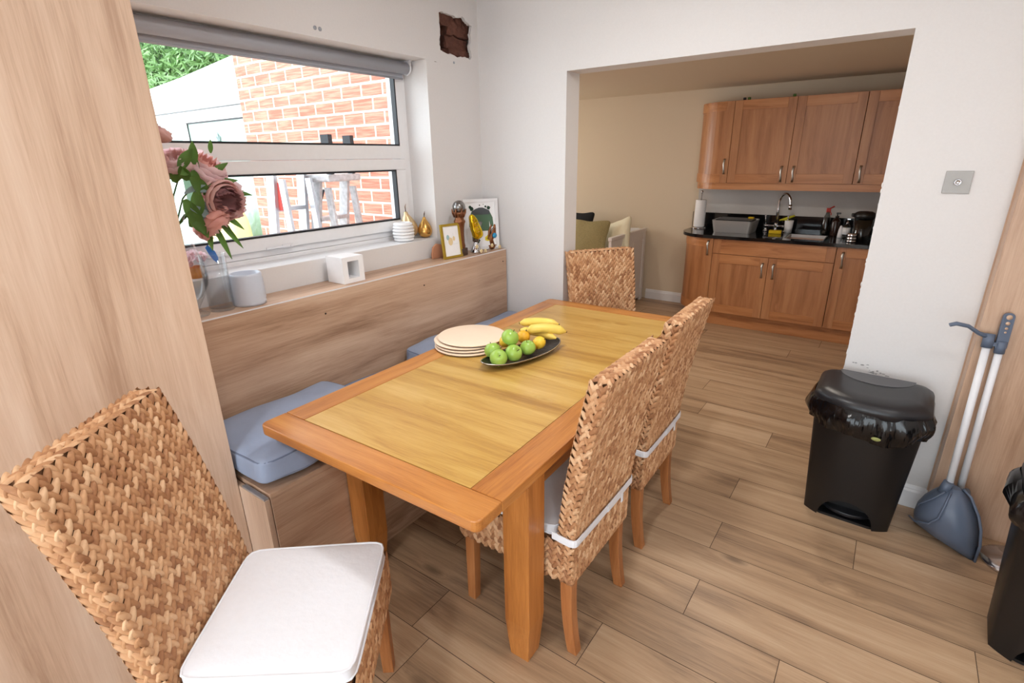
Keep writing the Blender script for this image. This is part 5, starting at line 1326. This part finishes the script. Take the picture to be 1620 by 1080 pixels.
bm = NB(); tube(bm, [(.136, .05, .0), (.137, .05, .08), (.122, .05, .15), (.10, .05, .20), (.055, .048, .262), (.02, .045, .280)], .0055, 8); tube(bm, [(-.125, .0, .045), (-.06, -.052, .075), (.0, -.058, .11), (.03, -.058, .16), (.03, -.045, .22), (.015, -.01, .27)], .0045, 8); tube(bm, [(-.10, .0, .10), (-.07, -.045, .16), (-.02, -.052, .22), (.0, -.02, .265)], .004, 8); obj('moulded_ribs', bm, 'greyblue', pan)
bm = NB(); tube(bm, [(-.02, -.004, .250), (-.012, .004, .30)], .019, 12); obj('pole_socket', bm, 'greyblue', pan)
inv = Matrix.Translation((.405, 2.585, 0))@Matrix.Rotation(math.atan2(-.175, .20), 4, 'Z'); inv = inv.inverted()
def L_(p): return inv@Vector(p)
p0, p1 = Vector((.402, 2.600, .245)), Vector((.404, 2.715, .885))
bm = NB(); tube(bm, [L_(p0), L_(p1)], .0135, 16); u = obj('pole', bm, 'whitep', t)
bm = NB(); dz = (p1-p0).normalized(); tube(bm, [L_(p1-dz*.012), L_(p1+dz*.045)], .0185, 14)
hp = [p1+dz*.032, p1+dz*.040+Vector((-.035, -.012, .004)), p1+dz*.05+Vector((-.075, -.03, .022)), p1+dz*.05+Vector((-.115, -.045, .030)), p1+dz*.05+Vector((-.135, -.05, .022))]
tube(bm, [L_(q) for q in hp], [.014, .011, .0105, .011, .010], 10, flat=.75); u = obj('handle', bm, 'greyblue', t); u['label'] = 'curved grey-blue handle'
t = thing('long_handled_brush', 'long white-poled brush with holed grey-blue hanging grip, beside the dustpan pole', 'brush', (.462, 2.64, 0), 0)
def L2(p): return Vector(p)-Vector((.462, 2.64, 0))
q0, q1 = Vector((.452, 2.672, .20)), Vector((.446, 2.722, .885))
bm = NB(); tube(bm, [L2(q0), L2(q1)], .0130, 16); obj('pole', bm, 'whitep', t)
dz = (q1-q0).normalized(); bm = NB(); pts = rrect(-.018, .018, 0, .150, .016, 5)
def holed(bm, th=.012):
    X_ = Vector((.97, .24, 0)); X_ = (X_-dz*X_.dot(dz)).normalized(); Y_ = dz.cross(X_)
    M_ = Matrix.Translation(L2(q1-dz*.02))@Matrix((X_, Y_, dz)).transposed().to_4x4()
    # grip plate built from a grid with round holes cut
    ys = []
    holes = [(.138, .010), (.113, .0075), (.093, .0055), (.077, .004)]
    b = NB(); prof = rrect(-.019, .019, 0, .155, .016, 5)
    prism(b, [(x, y) for x, y in prof], 'Y', -th/2, th/2)
    bmesh.ops.transform(b, matrix=M_@Matrix.Rotation(0, 4, 'Z'), verts=b.verts)
    bevel_all(b, .002, 2, .8)
    return b, M_, holes
b, M_, holes = holed(bm); bm.free()
# orient plate face towards the room: rotate about the pole axis so that its broad side faces -y
g = obj('hanging_grip', b, 'greyblue', t); g['label'] = 'flat grey-blue grip with round holes'
b = NB()
for z, r in holes: lathe(b, [(0, -.0065), (r, -.0065), (r, .0065), (0, .0065)], 16, mat=M_@Matrix.Translation((0, 0, z))@Matrix.Rotation(PI/2, 4, 'X'))
obj('grip_hole', b, 'rpanel', g)
bm = NB(); tube(bm, [L2(q1-dz*.03), L2(q1+dz*.02)], .0175, 14); box(bm, L2(q1).x-.035, L2(q1).x-.01, L2(q1).y-.008, L2(q1).y+.008, L2(q1).z-.004, L2(q1).z+.012, .002); obj('collar', bm, 'greyblue', g)
bm = NB(); superbox(bm, .014, .05, .03, 5, 8, L2((.478, 2.675, .205))); br = obj('brush_head', bm, 'greyblue', t, smooth=True)
bm = NB()
for i in range(60):
    y = -.045+.09*(i % 20)/19; x = (-.009, 0, .009)[i//20]; b0 = L2((.478+x, 2.675+y, .175)); tube(bm, [b0, b0+Vector((random.uniform(-.004, .016), random.uniform(-.01, .01), -.17))], [.003, .004], 4)
o = obj('bristles', bm, plain('pale_bristles', (200, 204, 200), .8), br); o['kind'] = 'stuff'
t = obj('chrome_disc_base', lathe(NB(), [(0, 0), (.112, 0), (.114, .006), (.108, .014), (.090, .018), (.085, .022), (.03, .028), (.02, .05), (.0, .05)], 48), 'chrome', loc=(.672, 2.600, 0)); tag(t, 'round chrome base plate on the floor behind the cut-off bin', 'stand')

# ------------------------------------------------------------------ light
w = bpy.data.worlds.new('world'); scn.world = w; w.use_nodes = True; nt = w.node_tree; nt.nodes.clear()
o = nt.nodes.new('ShaderNodeOutputWorld'); b = nt.nodes.new('ShaderNodeBackground'); b.inputs[0].default_value = (.86, .93, 1.0, 1); b.inputs[1].default_value = 5.0
nt.links.new(b.outputs[0], o.inputs[0])
def area(name, loc, rot, sx, sy, power, col):
    l = bpy.data.lights.new(name, 'AREA'); l.shape = 'RECTANGLE'; l.size = sx; l.size_y = sy; l.energy = power; l.color = col
    o = bpy.data.objects.new(name, l); C.objects.link(o); o.location = loc; o.rotation_euler = rot; o.visible_camera = True; return o
area('patio_fill', (-.1, YF-.25, 1.15), (math.radians(90), 0, PI), 3.2, 2.1, 200, (.92, .96, 1.0))  # area light added outside the unseen door, standing in for daylight
def fill_downlight(x, y, z, power, col, where, rad=.05):  # ceiling lights added to brighten the rooms from above, all unseen
    t = thing('added_ceiling_light', 'added round ceiling fill light '+where, 'ceiling light', (x, y, z), 0, 'added ceiling fill lights'); obj('trim_ring', lathe(NB(), [(.04, 0), (.055, 0), (.055, -.004), (.04, -.004)], 24), 'chrome', t)
    l = bpy.data.lights.new('lamp', 'AREA'); l.shape = 'DISK'; l.size = rad*2; l.energy = power; l.color = col
    o = bpy.data.objects.new('lamp', l); C.objects.link(o); o.parent = t; o.location = (0, 0, -.006)
for x, y, wh in ((-.9, 1.6, 'above the dining table'), (.7, 1.3, 'above the floor by the bins'), (-.9, -.6, 'behind the camera on the window side'), (.8, -.6, 'behind the camera on the right')): fill_downlight(x, y, ZC-.001, 7 if x > 0 and y > 0 else 13, (1, .985, .97), wh, .12)
fill_downlight(-2.6, 3.6, ZK-.001, 8, (1, .90, .78), 'in the kitchen near the day bed'); fill_downlight(-.7, 3.6, ZK-.001, 9, (1, .90, .78), 'in the kitchen in front of the sink')
area('kitchen_fill', (-4.80, 4.5, 1.45), (0, math.radians(-90), 0), 1.1, 1.4, 26, (1, .97, .92))  # added lamp just inside the left wall, brightens the kitchen
scn.view_settings.view_transform = 'Standard'; scn.view_settings.look = 'None'; scn.view_settings.exposure = 0.20; scn.view_settings.gamma = 1.0; scn.view_settings.use_curve_mapping = False
